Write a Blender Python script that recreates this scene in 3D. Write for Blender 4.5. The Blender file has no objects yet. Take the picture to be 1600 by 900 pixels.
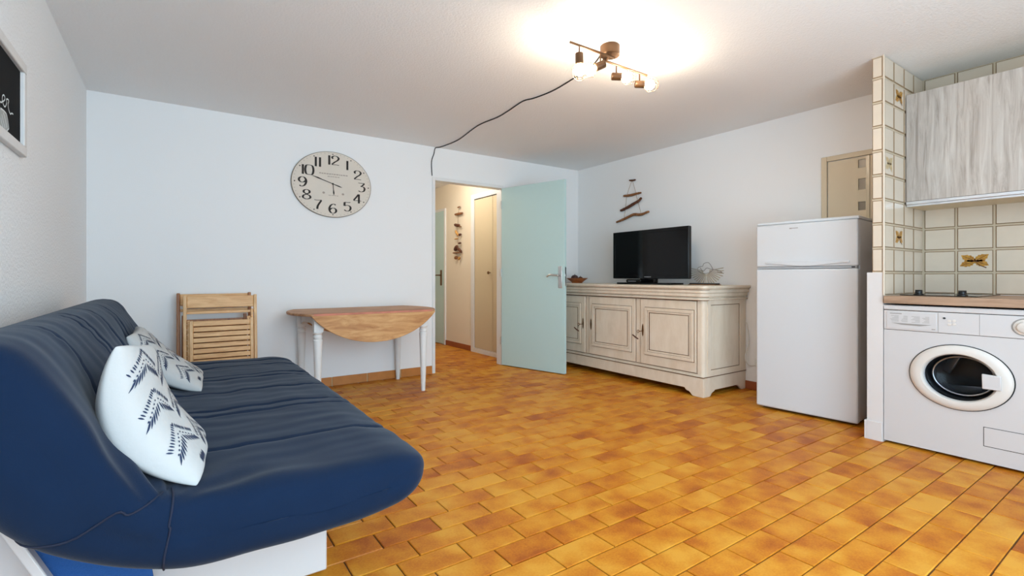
import bpy, math, random
from mathutils import Vector, Matrix, noise

random.seed(7)
scene = bpy.context.scene
col = scene.collection

# ------------------------------------------------------------------ camera
H = 2.455            # room height
XA, XC, YB = -0.533, 4.43, 4.858     # left wall, right wall, far wall
YR = -0.9           # wall behind the camera (window wall)
F_PX = 766.0
cam_d = bpy.data.cameras.new('camera')
cam = bpy.data.objects.new('camera', cam_d)
col.objects.link(cam)
cam_d.sensor_width = 36.0
cam_d.lens = 36.0 * F_PX / 1600.0
cam_d.shift_y = -18.0 / 1600.0
cam_d.clip_start = 0.02
cam.location = (0, 0, 1.05)
cam.rotation_euler = (math.pi / 2, 0, -math.atan2(0.569, 0.8217))
scene.camera = cam

# ------------------------------------------------------------------ light
SKY_STRENGTH = 7.8
world = bpy.data.worlds.new('sky')
scene.world = world
world.use_nodes = True
bg = world.node_tree.nodes['Background']
bg.inputs[0].default_value = (0.62, 0.82, 0.98, 1)
bg.inputs[1].default_value = SKY_STRENGTH
BULB_STRENGTH = 195.0
HALL_WATTS = 17.5
scene.view_settings.view_transform = 'Standard'
scene.view_settings.look = 'None'
scene.view_settings.gamma = 1.0
scene.view_settings.use_curve_mapping = False
scene.view_settings.exposure = 0.0

WIN = (-0.43, 2.9, 0.04, 2.38)       # window opening behind the camera x0 x1 z0 z1
portal_d = bpy.data.lights.new('window_portal', 'AREA')
portal_d.shape = 'RECTANGLE'
portal_d.size = WIN[1] - WIN[0]
portal_d.size_y = WIN[3] - WIN[2]
portal_d.cycles.is_portal = True
portal = bpy.data.objects.new('window_portal', portal_d)
portal.location = ((WIN[0] + WIN[1]) / 2, YR - 0.12, (WIN[2] + WIN[3]) / 2)
portal.rotation_euler = (math.pi / 2, 0, 0)
col.objects.link(portal)

hl_d = bpy.data.lights.new('hall_lamp', 'POINT')
hl_d.energy = HALL_WATTS
hl_d.color = (1.0, 0.92, 0.80)
hl_d.shadow_soft_size = 0.09
hl = bpy.data.objects.new('hall_lamp', hl_d)
hl.location = (2.80, 5.75, 2.32)
col.objects.link(hl)

# ------------------------------------------------------------------ helpers
def srgb(r, g, b):
    def f(c):
        c /= 255.0
        return c / 12.92 if c <= 0.04045 else ((c + 0.055) / 1.055) ** 2.4
    return (f(r), f(g), f(b), 1.0)

def new_mat(name):
    m = bpy.data.materials.new(name)
    m.use_nodes = True
    return m, m.node_tree.nodes, m.node_tree.links, m.node_tree.nodes['Principled BSDF']

def M(name, c, rough=0.5, metal=0.0, spec=0.5, bump=0.0, bscale=40.0, var=0.0, vscale=3.0, coat=0.0, bdist=0.01):
    m, n, l, p = new_mat(name)
    p.inputs['Base Color'].default_value = c
    p.inputs['Roughness'].default_value = rough
    p.inputs['Metallic'].default_value = metal
    p.inputs['Specular IOR Level'].default_value = spec
    p.inputs['Coat Weight'].default_value = coat
    if var > 0 or bump > 0:
        g = n.new('ShaderNodeNewGeometry')
    if var > 0:
        t = n.new('ShaderNodeTexNoise'); t.inputs['Scale'].default_value = vscale
        t.inputs['Detail'].default_value = 5
        l.new(g.outputs['Position'], t.inputs['Vector'])
        mx = n.new('ShaderNodeMix'); mx.data_type = 'RGBA'
        mx.inputs[6].default_value = tuple(min(1, q * (1 - var)) for q in c[:3]) + (1,)
        mx.inputs[7].default_value = tuple(min(1, q * (1 + var)) for q in c[:3]) + (1,)
        l.new(t.outputs['Fac'], mx.inputs[0])
        l.new(mx.outputs[2], p.inputs['Base Color'])
    if bump > 0:
        t2 = n.new('ShaderNodeTexNoise'); t2.inputs['Scale'].default_value = bscale
        t2.inputs['Detail'].default_value = 6
        l.new(g.outputs['Position'], t2.inputs['Vector'])
        b = n.new('ShaderNodeBump'); b.inputs['Strength'].default_value = bump
        b.inputs['Distance'].default_value = bdist
        l.new(t2.outputs['Fac'], b.inputs['Height'])
        l.new(b.outputs['Normal'], p.inputs['Normal'])
    return m

def wood(name, c1, c2, scale=(2, 30, 30), rough=0.5, c3=None, nscale=1.0, bump=0.15):
    m, n, l, p = new_mat(name)
    g = n.new('ShaderNodeNewGeometry')
    mp = n.new('ShaderNodeMapping'); mp.inputs['Scale'].default_value = scale
    l.new(g.outputs['Position'], mp.inputs['Vector'])
    t = n.new('ShaderNodeTexNoise'); t.inputs['Scale'].default_value = nscale
    t.inputs['Detail'].default_value = 8; t.inputs['Roughness'].default_value = 0.65
    t.inputs['Distortion'].default_value = 0.6
    l.new(mp.outputs[0], t.inputs['Vector'])
    r = n.new('ShaderNodeValToRGB')
    r.color_ramp.elements[0].position = 0.32; r.color_ramp.elements[0].color = c1
    r.color_ramp.elements[1].position = 0.68; r.color_ramp.elements[1].color = c2
    if c3:
        e = r.color_ramp.elements.new(0.5); e.color = c3
    l.new(t.outputs['Fac'], r.inputs[0])
    l.new(r.outputs[0], p.inputs['Base Color'])
    p.inputs['Roughness'].default_value = rough
    if bump:
        b = n.new('ShaderNodeBump'); b.inputs['Strength'].default_value = bump; b.inputs['Distance'].default_value = 0.003
        l.new(t.outputs['Fac'], b.inputs['Height']); l.new(b.outputs['Normal'], p.inputs['Normal'])
    return m

def catmull(pts, per=8, closed=False):
    P = [Vector(p) for p in pts]
    n = len(P)
    if n < 3 and not closed:
        return [P[0].lerp(P[-1], i / per) for i in range(per + 1)]
    out = []
    rng = n if closed else n - 1
    for i in range(rng):
        if closed:
            a, b, c, d = P[(i - 1) % n], P[i], P[(i + 1) % n], P[(i + 2) % n]
        else:
            a, b, c, d = P[max(i - 1, 0)], P[i], P[i + 1], P[min(i + 2, n - 1)]
        for k in range(per):
            t = k / per
            out.append(0.5 * ((2 * b) + (c - a) * t + (2 * a - 5 * b + 4 * c - d) * t * t + (3 * b - a - 3 * c + d) * t ** 3))
    if not closed:
        out.append(P[-1].copy())
    return out

class MB:
    def __init__(self):
        self.v = []; self.f = []; self.m = []; self.xf = None
    def add(self, vs, fs, mi=0):
        o = len(self.v)
        for q in vs:
            q = Vector(q)
            self.v.append(self.xf @ q if self.xf else q)
        for f in fs:
            self.f.append([o + i for i in f]); self.m.append(mi)
        return self
    def box(self, x0, x1, y0, y1, z0, z1, mi=0):
        x0, x1 = sorted((x0, x1)); y0, y1 = sorted((y0, y1)); z0, z1 = sorted((z0, z1))
        vs = [(x0, y0, z0), (x1, y0, z0), (x1, y1, z0), (x0, y1, z0), (x0, y0, z1), (x1, y0, z1), (x1, y1, z1), (x0, y1, z1)]
        return self.add(vs, [(3, 2, 1, 0), (4, 5, 6, 7), (0, 1, 5, 4), (1, 2, 6, 5), (2, 3, 7, 6), (3, 0, 4, 7)], mi)
    def bar(self, a, b, w, h, up=(0, 0, 1), mi=0):
        a = Vector(a); b = Vector(b); d = (b - a).normalized(); up = Vector(up)
        s = d.cross(up)
        if s.length < 1e-5: s = d.cross(Vector((1, 0, 0)))
        s.normalize(); u = s.cross(d).normalized()
        vs = []
        for p in (a, b):
            for i, j in ((-1, -1), (1, -1), (1, 1), (-1, 1)):
                vs.append(p + s * i * w / 2 + u * j * h / 2)
        return self.add(vs, [(0, 1, 2, 3), (7, 6, 5, 4), (0, 4, 5, 1), (1, 5, 6, 2), (2, 6, 7, 3), (3, 7, 4, 0)], mi)
    def tube(self, path, r, n=8, closed=False, mi=0, cap=True):
        P = [Vector(p) for p in path]; N = len(P)
        R = r if isinstance(r, (list, tuple)) else [r] * N
        vs = []; fs = []
        prev = None
        for i in range(N):
            if closed: t = P[(i + 1) % N] - P[i - 1]
            else: t = P[min(i + 1, N - 1)] - P[max(i - 1, 0)]
            t = t.normalized() if t.length > 1e-9 else Vector((0, 0, 1))
            if prev is None:
                u = t.cross(Vector((0, 0, 1)))
                if u.length < 1e-3: u = t.cross(Vector((1, 0, 0)))
            else:
                u = prev - t * prev.dot(t)
                if u.length < 1e-6: u = t.orthogonal()
            u.normalize(); prev = u; w = t.cross(u)
            for k in range(n):
                a = 2 * math.pi * k / n
                vs.append(P[i] + (u * math.cos(a) + w * math.sin(a)) * R[i])
        segs = N if closed else N - 1
        for i in range(segs):
            j = (i + 1) % N
            for k in range(n):
                k2 = (k + 1) % n
                fs.append((i * n + k, i * n + k2, j * n + k2, j * n + k))
        if cap and not closed:
            fs.append(tuple(range(n - 1, -1, -1))); fs.append(tuple((N - 1) * n + k for k in range(n)))
        return self.add(vs, fs, mi)
    def lathe(self, prof, center, axis='z', n=24, sy=1.0, mi=0, sgn=1):
        # prof: list of (radius, height) along the axis, sy stretches the horizontal radius
        vs = []; fs = []
        cx, cy, cz = center
        for r, h in prof:
            for k in range(n):
                a = 2 * math.pi * k / n
                if axis == 'z': vs.append((cx + r * math.cos(a), cy + r * math.sin(a), cz + h))
                elif axis == 'x': vs.append((cx + sgn * h, cy + r * sy * math.cos(a), cz + r * math.sin(a)))
                else: vs.append((cx + r * sy * math.cos(a), cy + sgn * h, cz + r * math.sin(a)))
        for i in range(len(prof) - 1):
            for k in range(n):
                k2 = (k + 1) % n
                fs.append((i * n + k, i * n + k2, (i + 1) * n + k2, (i + 1) * n + k))
        if prof[0][0] > 1e-6: fs.append(tuple(range(n - 1, -1, -1)))
        if prof[-1][0] > 1e-6: fs.append(tuple((len(prof) - 1) * n + k for k in range(n)))
        return self.add(vs, fs, mi)
    def dirlathe(self, prof, base, d, n=12, mi=0):
        # revolve (radius, distance) about the direction d starting at base
        d = Vector(d).normalized(); u = d.orthogonal().normalized(); w = d.cross(u); b = Vector(base)
        vs = []; fs = []
        for r, h in prof:
            for k in range(n):
                a = 2 * math.pi * k / n
                vs.append(b + d * h + (u * math.cos(a) + w * math.sin(a)) * r)
        for i in range(len(prof) - 1):
            for k in range(n):
                k2 = (k + 1) % n
                fs.append((i * n + k, i * n + k2, (i + 1) * n + k2, (i + 1) * n + k))
        if prof[0][0] > 1e-6: fs.append(tuple(range(n - 1, -1, -1)))
        if prof[-1][0] > 1e-6: fs.append(tuple((len(prof) - 1) * n + k for k in range(n)))
        return self.add(vs, fs, mi)
    def prism(self, poly, axis, a, b, mi=0):
        n = len(poly)
        def mk(p, h):
            if axis == 'z': return (p[0], p[1], h)
            if axis == 'x': return (h, p[0], p[1])
            return (p[0], h, p[1])
        vs = [mk(p, a) for p in poly] + [mk(p, b) for p in poly]
        fs = [tuple(range(n - 1, -1, -1)), tuple(range(n, 2 * n))]
        for i in range(n):
            j = (i + 1) % n
            fs.append((i, j, n + j, n + i))
        return self.add(vs, fs, mi)
    def frame_x(self, x0, x1, ya, yb, za, zb, w, mi=0):
        self.box(x0, x1, ya, yb, za, za + w, mi); self.box(x0, x1, ya, yb, zb - w, zb, mi)
        self.box(x0, x1, ya, ya + w, za + w, zb - w, mi); self.box(x0, x1, yb - w, yb, za + w, zb - w, mi)
        return self
    def sphere(self, c, r, nu=16, nv=10, sc=(1, 1, 1), mi=0):
        vs = []; fs = []
        c = Vector(c)
        vs.append(c + Vector((0, 0, r * sc[2])))
        for i in range(1, nv):
            a = math.pi * i / nv
            for k in range(nu):
                b = 2 * math.pi * k / nu
                vs.append(c + Vector((r * sc[0] * math.sin(a) * math.cos(b), r * sc[1] * math.sin(a) * math.sin(b), r * sc[2] * math.cos(a))))
        vs.append(c - Vector((0, 0, r * sc[2])))
        for k in range(nu):
            fs.append((0, 1 + k, 1 + (k + 1) % nu))
        for i in range(nv - 2):
            for k in range(nu):
                a = 1 + i * nu + k; b = 1 + i * nu + (k + 1) % nu
                fs.append((a, a + nu, b + nu, b))
        L = len(vs) - 1; o = 1 + (nv - 2) * nu
        for k in range(nu):
            fs.append((L, o + (k + 1) % nu, o + k))
        return self.add(vs, fs, mi)
    def ribbon(self, path, wfun, nrm, thick=0.0006, mi=0):
        # flat stroke along a 3D path; nrm is the normal of the surface it is printed on
        P = [Vector(p) for p in path]; N = len(P); nrm = Vector(nrm).normalized()
        vs = []; fs = []
        for i in range(N):
            t = (P[min(i + 1, N - 1)] - P[max(i - 1, 0)])
            t = t.normalized() if t.length > 1e-9 else Vector((0, 0, 1))
            s = t.cross(nrm); s = s.normalized() if s.length > 1e-9 else nrm.orthogonal()
            w = wfun(i, N, t) / 2
            vs += [P[i] + s * w + nrm * thick, P[i] - s * w + nrm * thick]
        for i in range(N - 1):
            fs.append((2 * i, 2 * i + 1, 2 * i + 3, 2 * i + 2))
        return self.add(vs, fs, mi)
    def build(self, name, mats, parent=None, origin=None, bevel=0.0, bseg=2, smooth=None, solid=0.0, kind=None, label=None):
        me = bpy.data.meshes.new(name)
        if parent is not None:
            inv = WM[parent.name].inverted()
            vs = [inv @ q for q in self.v]; loc = Vector((0, 0, 0))
        else:
            if origin is None:
                xs = [q.x for q in self.v]; ys = [q.y for q in self.v]; zs = [q.z for q in self.v]
                origin = ((min(xs) + max(xs)) / 2, (min(ys) + max(ys)) / 2, min(zs))
            loc = Vector(origin); vs = [q - loc for q in self.v]
        me.from_pydata([tuple(q) for q in vs], [], self.f)
        if not isinstance(mats, (list, tuple)): mats = [mats]
        for m in mats: me.materials.append(m)
        for p, i in zip(me.polygons, self.m): p.material_index = i
        fix_normals(me)
        if smooth is not None:
            for p in me.polygons: p.use_smooth = True
            me.set_sharp_from_angle(angle=math.radians(smooth))
        me.update()
        o = bpy.data.objects.new(name, me); col.objects.link(o)
        if parent is not None:
            o.parent = parent
            WM[o.name] = WM[parent.name].copy()
        else:
            o.location = loc
            WM[o.name] = Matrix.Translation(loc)
        if bevel > 0:
            b = o.modifiers.new('bevel', 'BEVEL'); b.width = bevel; b.segments = bseg; b.limit_method = 'ANGLE'
            b.angle_limit = math.radians(50); b.harden_normals = False
            for p in me.polygons: p.use_smooth = True
            me.set_sharp_from_angle(angle=math.radians(smooth or 31))
        if solid:
            s = o.modifiers.new('solid', 'SOLIDIFY'); s.thickness = solid; s.offset = 0
        if kind: o['kind'] = kind
        if label: o['label'] = label
        return o

import bmesh
def fix_normals(me):
    bm = bmesh.new(); bm.from_mesh(me)
    bmesh.ops.recalc_face_normals(bm, faces=bm.faces)
    bm.to_mesh(me); bm.free()

WM = {}
def thing(name, label, cat, loc, rotz=0.0, group=None, kind=None):
    o = bpy.data.objects.new(name, None); col.objects.link(o)
    o.empty_display_size = 0.05
    o.location = loc; o.rotation_euler = (0, 0, rotz)
    WM[o.name] = Matrix.Translation(Vector(loc)) @ Matrix.Rotation(rotz, 4, 'Z')
    o['label'] = label; o['category'] = cat
    if group: o['group'] = group
    if kind: o['kind'] = kind
    return o
def tag(o, label, cat, group=None, kind=None):
    o['label'] = label; o['category'] = cat
    if group: o['group'] = group
    if kind: o['kind'] = kind
    return o

# ------------------------------------------------------------------ materials
m_wall = M('white_plaster', (0.88, 0.875, 0.87, 1), 0.9, bump=0.10, bscale=120, bdist=0.004)
m_rough = M('white_roughcast', (0.88, 0.88, 0.88, 1), 0.9, bump=0.55, bscale=75, bdist=0.012)
m_ceil = M('ceiling_roughcast', (0.88, 0.875, 0.87, 1), 0.92, bump=0.35, bscale=85, bdist=0.01)
m_hallwall = M('cream_hall_plaster', srgb(238, 226, 206), 0.9, bump=0.08, bscale=100)
m_trim = M('white_gloss_paint', (0.80, 0.80, 0.79, 1), 0.35)
m_teal = M('pale_teal_paint', srgb(192, 220, 219), 0.42, bump=0.05, bscale=25)
m_tealedge = M('pale_teal_edge', srgb(176, 208, 206), 0.42)
m_chrome = M('brushed_steel', (0.62, 0.61, 0.60, 1), 0.28, metal=1.0)
m_alu = M('aluminium_strip', (0.80, 0.82, 0.85, 1), 0.3, metal=0.85)
m_beigepaint = M('beige_closet_paint', srgb(212, 197, 166), 0.55)
m_doorbeige = M('beige_door_paint', srgb(216, 200, 172), 0.5)
m_glassgrey = M('frosted_pane', srgb(140, 128, 112), 0.25)
m_grout = M('brown_grout', srgb(98, 62, 28), 0.9, var=0.25, vscale=9)
m_skirt_grout = M('light_grout', srgb(200, 165, 120), 0.9)
m_wgrout = M('beige_wall_grout', srgb(203, 186, 160), 0.85)
m_tileface = M('cream_glazed_tile', srgb(218, 202, 182), 0.22, var=0.05, vscale=14)
m_tilerim = M('brown_tile_edge', srgb(148, 122, 92), 0.4)
m_leaf = wood('ochre_leaf_print', srgb(150, 92, 20), srgb(214, 160, 62), (60, 60, 60), 0.3, bump=0)
m_leaffaint = wood('faded_leaf_print', srgb(190, 160, 112), srgb(212, 188, 146), (60, 60, 60), 0.3, bump=0)
m_leafvein = M('dark_leaf_vein', srgb(96, 50, 12), 0.4)
m_black = M('black_plastic', (0.008, 0.008, 0.009, 1), 0.35)
m_blackgloss = M('black_gloss', (0.003, 0.003, 0.0035, 1), 0.10, spec=0.22)
m_white = M('white_enamel', (0.62, 0.595, 0.59, 1), 0.3)
m_fridge = M('white_fridge_enamel', (0.66, 0.67, 0.685, 1), 0.33)
m_gray = M('light_grey_plastic', srgb(170, 172, 175), 0.4)
m_greyprint = M('grey_print', srgb(150, 146, 142), 0.6)
m_darkline = M('dark_gap', (0.02, 0.02, 0.02, 1), 0.8)
m_cream = wood('cream_antique_paint', srgb(222, 205, 182), srgb(236, 222, 203), (9, 9, 3), 0.5, bump=0.05)
m_patina = M('brown_patina', srgb(112, 78, 48), 0.7, var=0.4, vscale=25)
m_iron = M('aged_brass', srgb(112, 82, 50), 0.4, metal=0.7)
m_beech = wood('beech_wood', srgb(208, 152, 92), srgb(238, 192, 134), (6, 40, 40), 0.45)
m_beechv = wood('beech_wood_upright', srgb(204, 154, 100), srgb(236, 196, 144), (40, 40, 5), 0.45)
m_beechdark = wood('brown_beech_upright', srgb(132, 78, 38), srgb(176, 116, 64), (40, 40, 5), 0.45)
m_tabletop = wood('worn_table_wood', srgb(140, 98, 70), srgb(206, 164, 124), (4, 30, 30), 0.6, srgb(188, 138, 100))
m_tableleaf = wood('worn_leaf_wood', srgb(168, 112, 62), srgb(214, 170, 116), (4, 30, 22), 0.55, srgb(196, 146, 92))
m_red = M('red_paint_remains', srgb(198, 126, 104), 0.7, var=0.35, vscale=12)
m_tablewhite = M('white_table_paint', (0.78, 0.775, 0.76, 1), 0.5, var=0.06, vscale=18)
m_navy = M('navy_quilted_cotton', srgb(21, 36, 59), 1.0, bump=0.25, bscale=260, var=0.10, vscale=7, bdist=0.002)
m_navy.node_tree.nodes['Principled BSDF'].inputs['Sheen Weight'].default_value = 0.13
m_navy.node_tree.nodes['Principled BSDF'].inputs['Sheen Roughness'].default_value = 0.45
m_navy.node_tree.nodes['Principled BSDF'].inputs['Specular IOR Level'].default_value = 0.04
m_seam = M('dark_navy_seam', srgb(22, 30, 52), 0.9)
m_mesh = M('blue_mesh_cloth', srgb(30, 84, 150), 0.9, bump=0.5, bscale=300)
m_pillow = M('white_pillow_cotton', (0.50, 0.50, 0.49, 1), 0.9, bump=0.15, bscale=90, bdist=0.004)
m_print = M('navy_print', srgb(34, 48, 78), 0.9)
m_tagyellow = M('pale_yellow_label', srgb(226, 216, 178), 0.8)
m_tagblue = M('blue_label', srgb(56, 88, 140), 0.8)
m_drift = wood('driftwood', srgb(92, 54, 30), srgb(168, 112, 64), (25, 25, 25), 0.75)
m_driftdark = wood('dark_driftwood', srgb(66, 32, 20), srgb(112, 66, 40), (25, 25, 25), 0.75)
m_driftpale = wood('pale_driftwood', srgb(170, 120, 60), srgb(212, 166, 96), (25, 25, 25), 0.75)
m_string = M('jute_string', srgb(170, 145, 120), 0.9)
m_bowl = wood('bowl_wood', srgb(120, 60, 24), srgb(190, 112, 56), (12, 12, 40), 0.4)
m_pine = M('brown_fruit', srgb(64, 30, 24), 0.5)
m_board = M('black_chalkboard', (0.007, 0.007, 0.0075, 1), 0.85, spec=0.15)
m_chalk = M('white_chalk', (0.72, 0.76, 0.76, 1), 0.95)
m_chalkgrey = M('smudged_chalk', (0.42, 0.44, 0.43, 1), 0.95)
m_picframe = M('whitewashed_frame', (0.74, 0.72, 0.70, 1), 0.6, var=0.06, vscale=30)
m_clockface = M('ivory_clock_face', srgb(220, 210, 197), 0.7, var=0.06, vscale=6)
m_clockrim = M('grey_brown_rim', srgb(128, 116, 100), 0.6)
m_ink = M('dark_brown_ink', srgb(34, 26, 22), 0.7)
m_inkfaint = M('faded_ink', srgb(170, 158, 148), 0.8)
m_gold = M('antique_gold_metal', srgb(84, 58, 34), 0.4, metal=0.5)
m_cable = M('black_cable', (0.012, 0.010, 0.010, 1), 0.6)
m_whitecable = M('white_cable', (0.74, 0.72, 0.68, 1), 0.5)
m_sunray = M('cream_metal_rays', srgb(186, 170, 146), 0.35, metal=0.55)
m_wire = M('silver_wire', srgb(150, 146, 144), 0.35, metal=0.8)
m_wash = wood('whitewashed_oak', srgb(152, 140, 130), srgb(204, 197, 189), (22, 22, 1.6), 0.55, srgb(186, 176, 167), nscale=1.6)
m_cabin = M('cream_cabinet_carcass', srgb(220, 202, 170), 0.5)
m_counter = wood('grey_oak_worktop', srgb(146, 116, 94), srgb(184, 152, 126), (30, 3, 30), 0.45)
m_edgestrip = M('cream_gloss_strip', srgb(206, 190, 160), 0.22)
m_kitwhite = M('white_partition_paint', (0.70, 0.66, 0.64, 1), 0.6)
m_drum = M('drum_steel', (0.33, 0.35, 0.38, 1), 0.25, metal=0.9)
m_drumdark = M('dark_drum', (0.012, 0.013, 0.016, 1), 0.3)
m_washring = M('warm_white_plastic', (0.70, 0.65, 0.60, 1), 0.4)
m_winframe = M('white_window_frame', (0.8, 0.8, 0.8, 1), 0.4)

def emit_mat(name, c, s):
    m, n, l, p = new_mat(name)
    p.inputs['Base Color'].default_value = (1, 1, 1, 1)
    p.inputs['Emission Color'].default_value = c
    p.inputs['Emission Strength'].default_value = s
    return m
m_bulb = emit_mat('lit_bulb', (1.0, 0.83, 0.63, 1), BULB_STRENGTH)

def glass_mat(name, tint, rough=0.02, ior=1.4):
    m, n, l, p = new_mat(name)
    n.remove(p)
    out = n['Material Output']
    tr = n.new('ShaderNodeBsdfTransparent'); tr.inputs[0].default_value = tint
    gl = n.new('ShaderNodeBsdfGlossy'); gl.inputs['Roughness'].default_value = rough
    lw = n.new('ShaderNodeLayerWeight'); lw.inputs[0].default_value = 0.5
    pw = n.new('ShaderNodeMath'); pw.operation = 'POWER'; pw.inputs[1].default_value = 4.0
    l.new(lw.outputs['Facing'], pw.inputs[0])
    fr = n.new('ShaderNodeMath'); fr.operation = 'MULTIPLY_ADD'; fr.inputs[1].default_value = 0.5; fr.inputs[2].default_value = ((ior - 1) / (ior + 1)) ** 2
    l.new(pw.outputs[0], fr.inputs[0])
    mx = n.new('ShaderNodeMixShader')
    l.new(fr.outputs[0], mx.inputs[0]); l.new(tr.outputs[0], mx.inputs[1]); l.new(gl.outputs[0], mx.inputs[2])
    l.new(mx.outputs[0], out.inputs[0])
    return m
m_pane = glass_mat('window_glass', (0.97, 0.98, 0.98, 1))
m_doorglass = glass_mat('washer_glass', (0.80, 0.84, 0.88, 1), 0.03, 1.22)

TX, TY, TY0, OFE, OFO = 0.2475, 0.1255, 1.213, 0.92, 1.015
def floor_tile_mat():
    m, n, l, p = new_mat('ochre_floor_tile')
    g = n.new('ShaderNodeNewGeometry')
    sp = n.new('ShaderNodeSeparateXYZ'); l.new(g.outputs['Position'], sp.inputs[0])
    def math_(op, a, b=None, clampv=False):
        q = n.new('ShaderNodeMath'); q.operation = op; q.use_clamp = clampv
        for i, s in enumerate((a, b)):
            if s is None: continue
            if isinstance(s, (int, float)): q.inputs[i].default_value = s
            else: l.new(s, q.inputs[i])
        return q.outputs[0]
    row = math_('FLOOR', math_('DIVIDE', math_('SUBTRACT', sp.outputs['Y'], TY0 - 40 * TY), TY))
    par = math_('MODULO', row, 2.0)
    # rows with an even index from TY0 use the odd offset
    off = math_('ADD', OFO, math_('MULTIPLY', par, OFE - OFO))
    colm = math_('FLOOR', math_('DIVIDE', math_('SUBTRACT', sp.outputs['X'], math_('SUBTRACT', off, 40 * TX)), TX))
    cb = n.new('ShaderNodeCombineXYZ'); l.new(row, cb.inputs[0]); l.new(colm, cb.inputs[1])
    wn = n.new('ShaderNodeTexWhiteNoise'); wn.noise_dimensions = '3D'; l.new(cb.outputs[0], wn.inputs['Vector'])
    # per-tile shifted cloudy firing marks
    sc = n.new('ShaderNodeVectorMath'); sc.operation = 'SCALE'; sc.inputs['Scale'].default_value = 9.0
    l.new(wn.outputs['Color'], sc.inputs[0])
    ad = n.new('ShaderNodeVectorMath'); ad.operation = 'ADD'
    l.new(g.outputs['Position'], ad.inputs[0]); l.new(sc.outputs[0], ad.inputs[1])
    t = n.new('ShaderNodeTexNoise'); t.inputs['Scale'].default_value = 6.5; t.inputs['Detail'].default_value = 3
    l.new(ad.outputs[0], t.inputs['Vector'])
    fine = n.new('ShaderNodeTexNoise'); fine.inputs['Scale'].default_value = 120; fine.inputs['Detail'].default_value = 3
    l.new(g.outputs['Position'], fine.inputs['Vector'])
    v = math_('ADD', math_('MULTIPLY', t.outputs['Fac'], 1.25), math_('MULTIPLY', math_('SUBTRACT', wn.outputs['Value'], 0.5), 0.30))
    v = math_('ADD', v, math_('MULTIPLY', math_('SUBTRACT', fine.outputs['Fac'], 0.5), 0.38))
    r = n.new('ShaderNodeValToRGB')
    cr = r.color_ramp
    cr.elements[0].position = 0.28; cr.elements[0].color = srgb(162, 80, 6)
    cr.elements[1].position = 0.86; cr.elements[1].color = srgb(214, 149, 46)
    e = cr.elements.new(0.46); e.color = srgb(187, 106, 13)
    e = cr.elements.new(0.64); e.color = srgb(203, 129, 25)
    l.new(v, r.inputs[0]); l.new(r.outputs[0], p.inputs['Base Color'])
    p.inputs['Roughness'].default_value = 0.48
    p.inputs['Specular IOR Level'].default_value = 0.32
    b = n.new('ShaderNodeBump'); b.inputs['Strength'].default_value = 0.12; b.inputs['Distance'].default_value = 0.003
    l.new(t.outputs['Fac'], b.inputs['Height']); l.new(b.outputs['Normal'], p.inputs['Normal'])
    return m
m_ftile = floor_tile_mat()
m_skirt = M('ochre_skirting_tile', srgb(190, 122, 56), 0.45, var=0.22, vscale=12)
m_skirtred = M('red_brown_skirting', srgb(150, 78, 40), 0.5, var=0.15, vscale=12)

# ================================================================== SETTING
def proj(x, y, z):
    c, s = 0.8217, 0.569
    R = c * x - s * y; D = s * x + c * y
    if D < 0.05: return None
    return (800 + F_PX * R / D, 432 - F_PX * (z - 1.05) / D, D)

floor = MB().box(XA - 0.1, XC + 0.1, YR - 0.1, YB, -0.10, -0.005).box(2.15, 3.56, YB, 7.8, -0.10, -0.005).build('floor', m_grout)
tag(floor, 'ochre brown ceramic tile floor laid in a running bond', 'floor', kind='structure')

def tile_mesh(name, w, h, d, bev, mats, rim=False):
    # a bevelled tile lying in local XY, top face at z = 0
    a, b = w / 2, h / 2
    vs = [(-a, -b, -d), (a, -b, -d), (a, b, -d), (-a, b, -d),
          (-a, -b, -bev), (a, -b, -bev), (a, b, -bev), (-a, b, -bev),
          (-a + bev * 1.4, -b + bev * 1.4, 0), (a - bev * 1.4, -b + bev * 1.4, 0), (a - bev * 1.4, b - bev * 1.4, 0), (-a + bev * 1.4, b - bev * 1.4, 0)]
    fs = [(8, 9, 10, 11)]
    for i in range(4):
        j = (i + 1) % 4
        fs.append((i, j, 4 + j, 4 + i)); fs.append((4 + i, 4 + j, 8 + j, 8 + i))
    me = bpy.data.meshes.new(name); me.from_pydata(vs, [], fs)
    for m in mats: me.materials.append(m)
    if rim:
        for k, p in enumerate(me.polygons): p.material_index = 0 if k == 0 else 1
    me.update()
    return me

# floor tiles: the ones that show largest are objects, the rest one joined part
rects = []
def rows_cols(x0, x1, y0, y1):
    k0 = math.floor((y0 - TY0) / TY) - 1
    k1 = math.ceil((y1 - TY0) / TY) + 1
    for k in range(k0, k1):
        ya, yb = TY0 + k * TY, TY0 + (k + 1) * TY
        off = OFO if k % 2 == 0 else OFE
        j0 = math.floor((x0 - off) / TX) - 1
        j1 = math.ceil((x1 - off) / TX) + 1
        for j in range(j0, j1):
            xa, xb = off + j * TX, off + (j + 1) * TX
            a, b, c, d = max(xa, x0), min(xb, x1), max(ya, y0), min(yb, y1)
            if b - a > 0.02 and d - c > 0.02:
                rects.append((a, b, c, d, (b - a > TX - 1e-4 and d - c > TY - 1e-4)))
rows_cols(XA, XC, YR, YB)
rows_cols(2.25, 3.46, YB, 7.7)
def hidden(cx, cy):
    if cx < 0.45 and 1.75 < cy < 3.9: return True
    if cx < 0.62 and 1.9 < cy < 3.7: return True
    if cx < 0.1 and cy > 1.4: return True
    if cx > 3.72 and cy < 2.15: return True
    if cx > 3.9 and cy > 2.5: return True
    return False
scored = []
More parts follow.
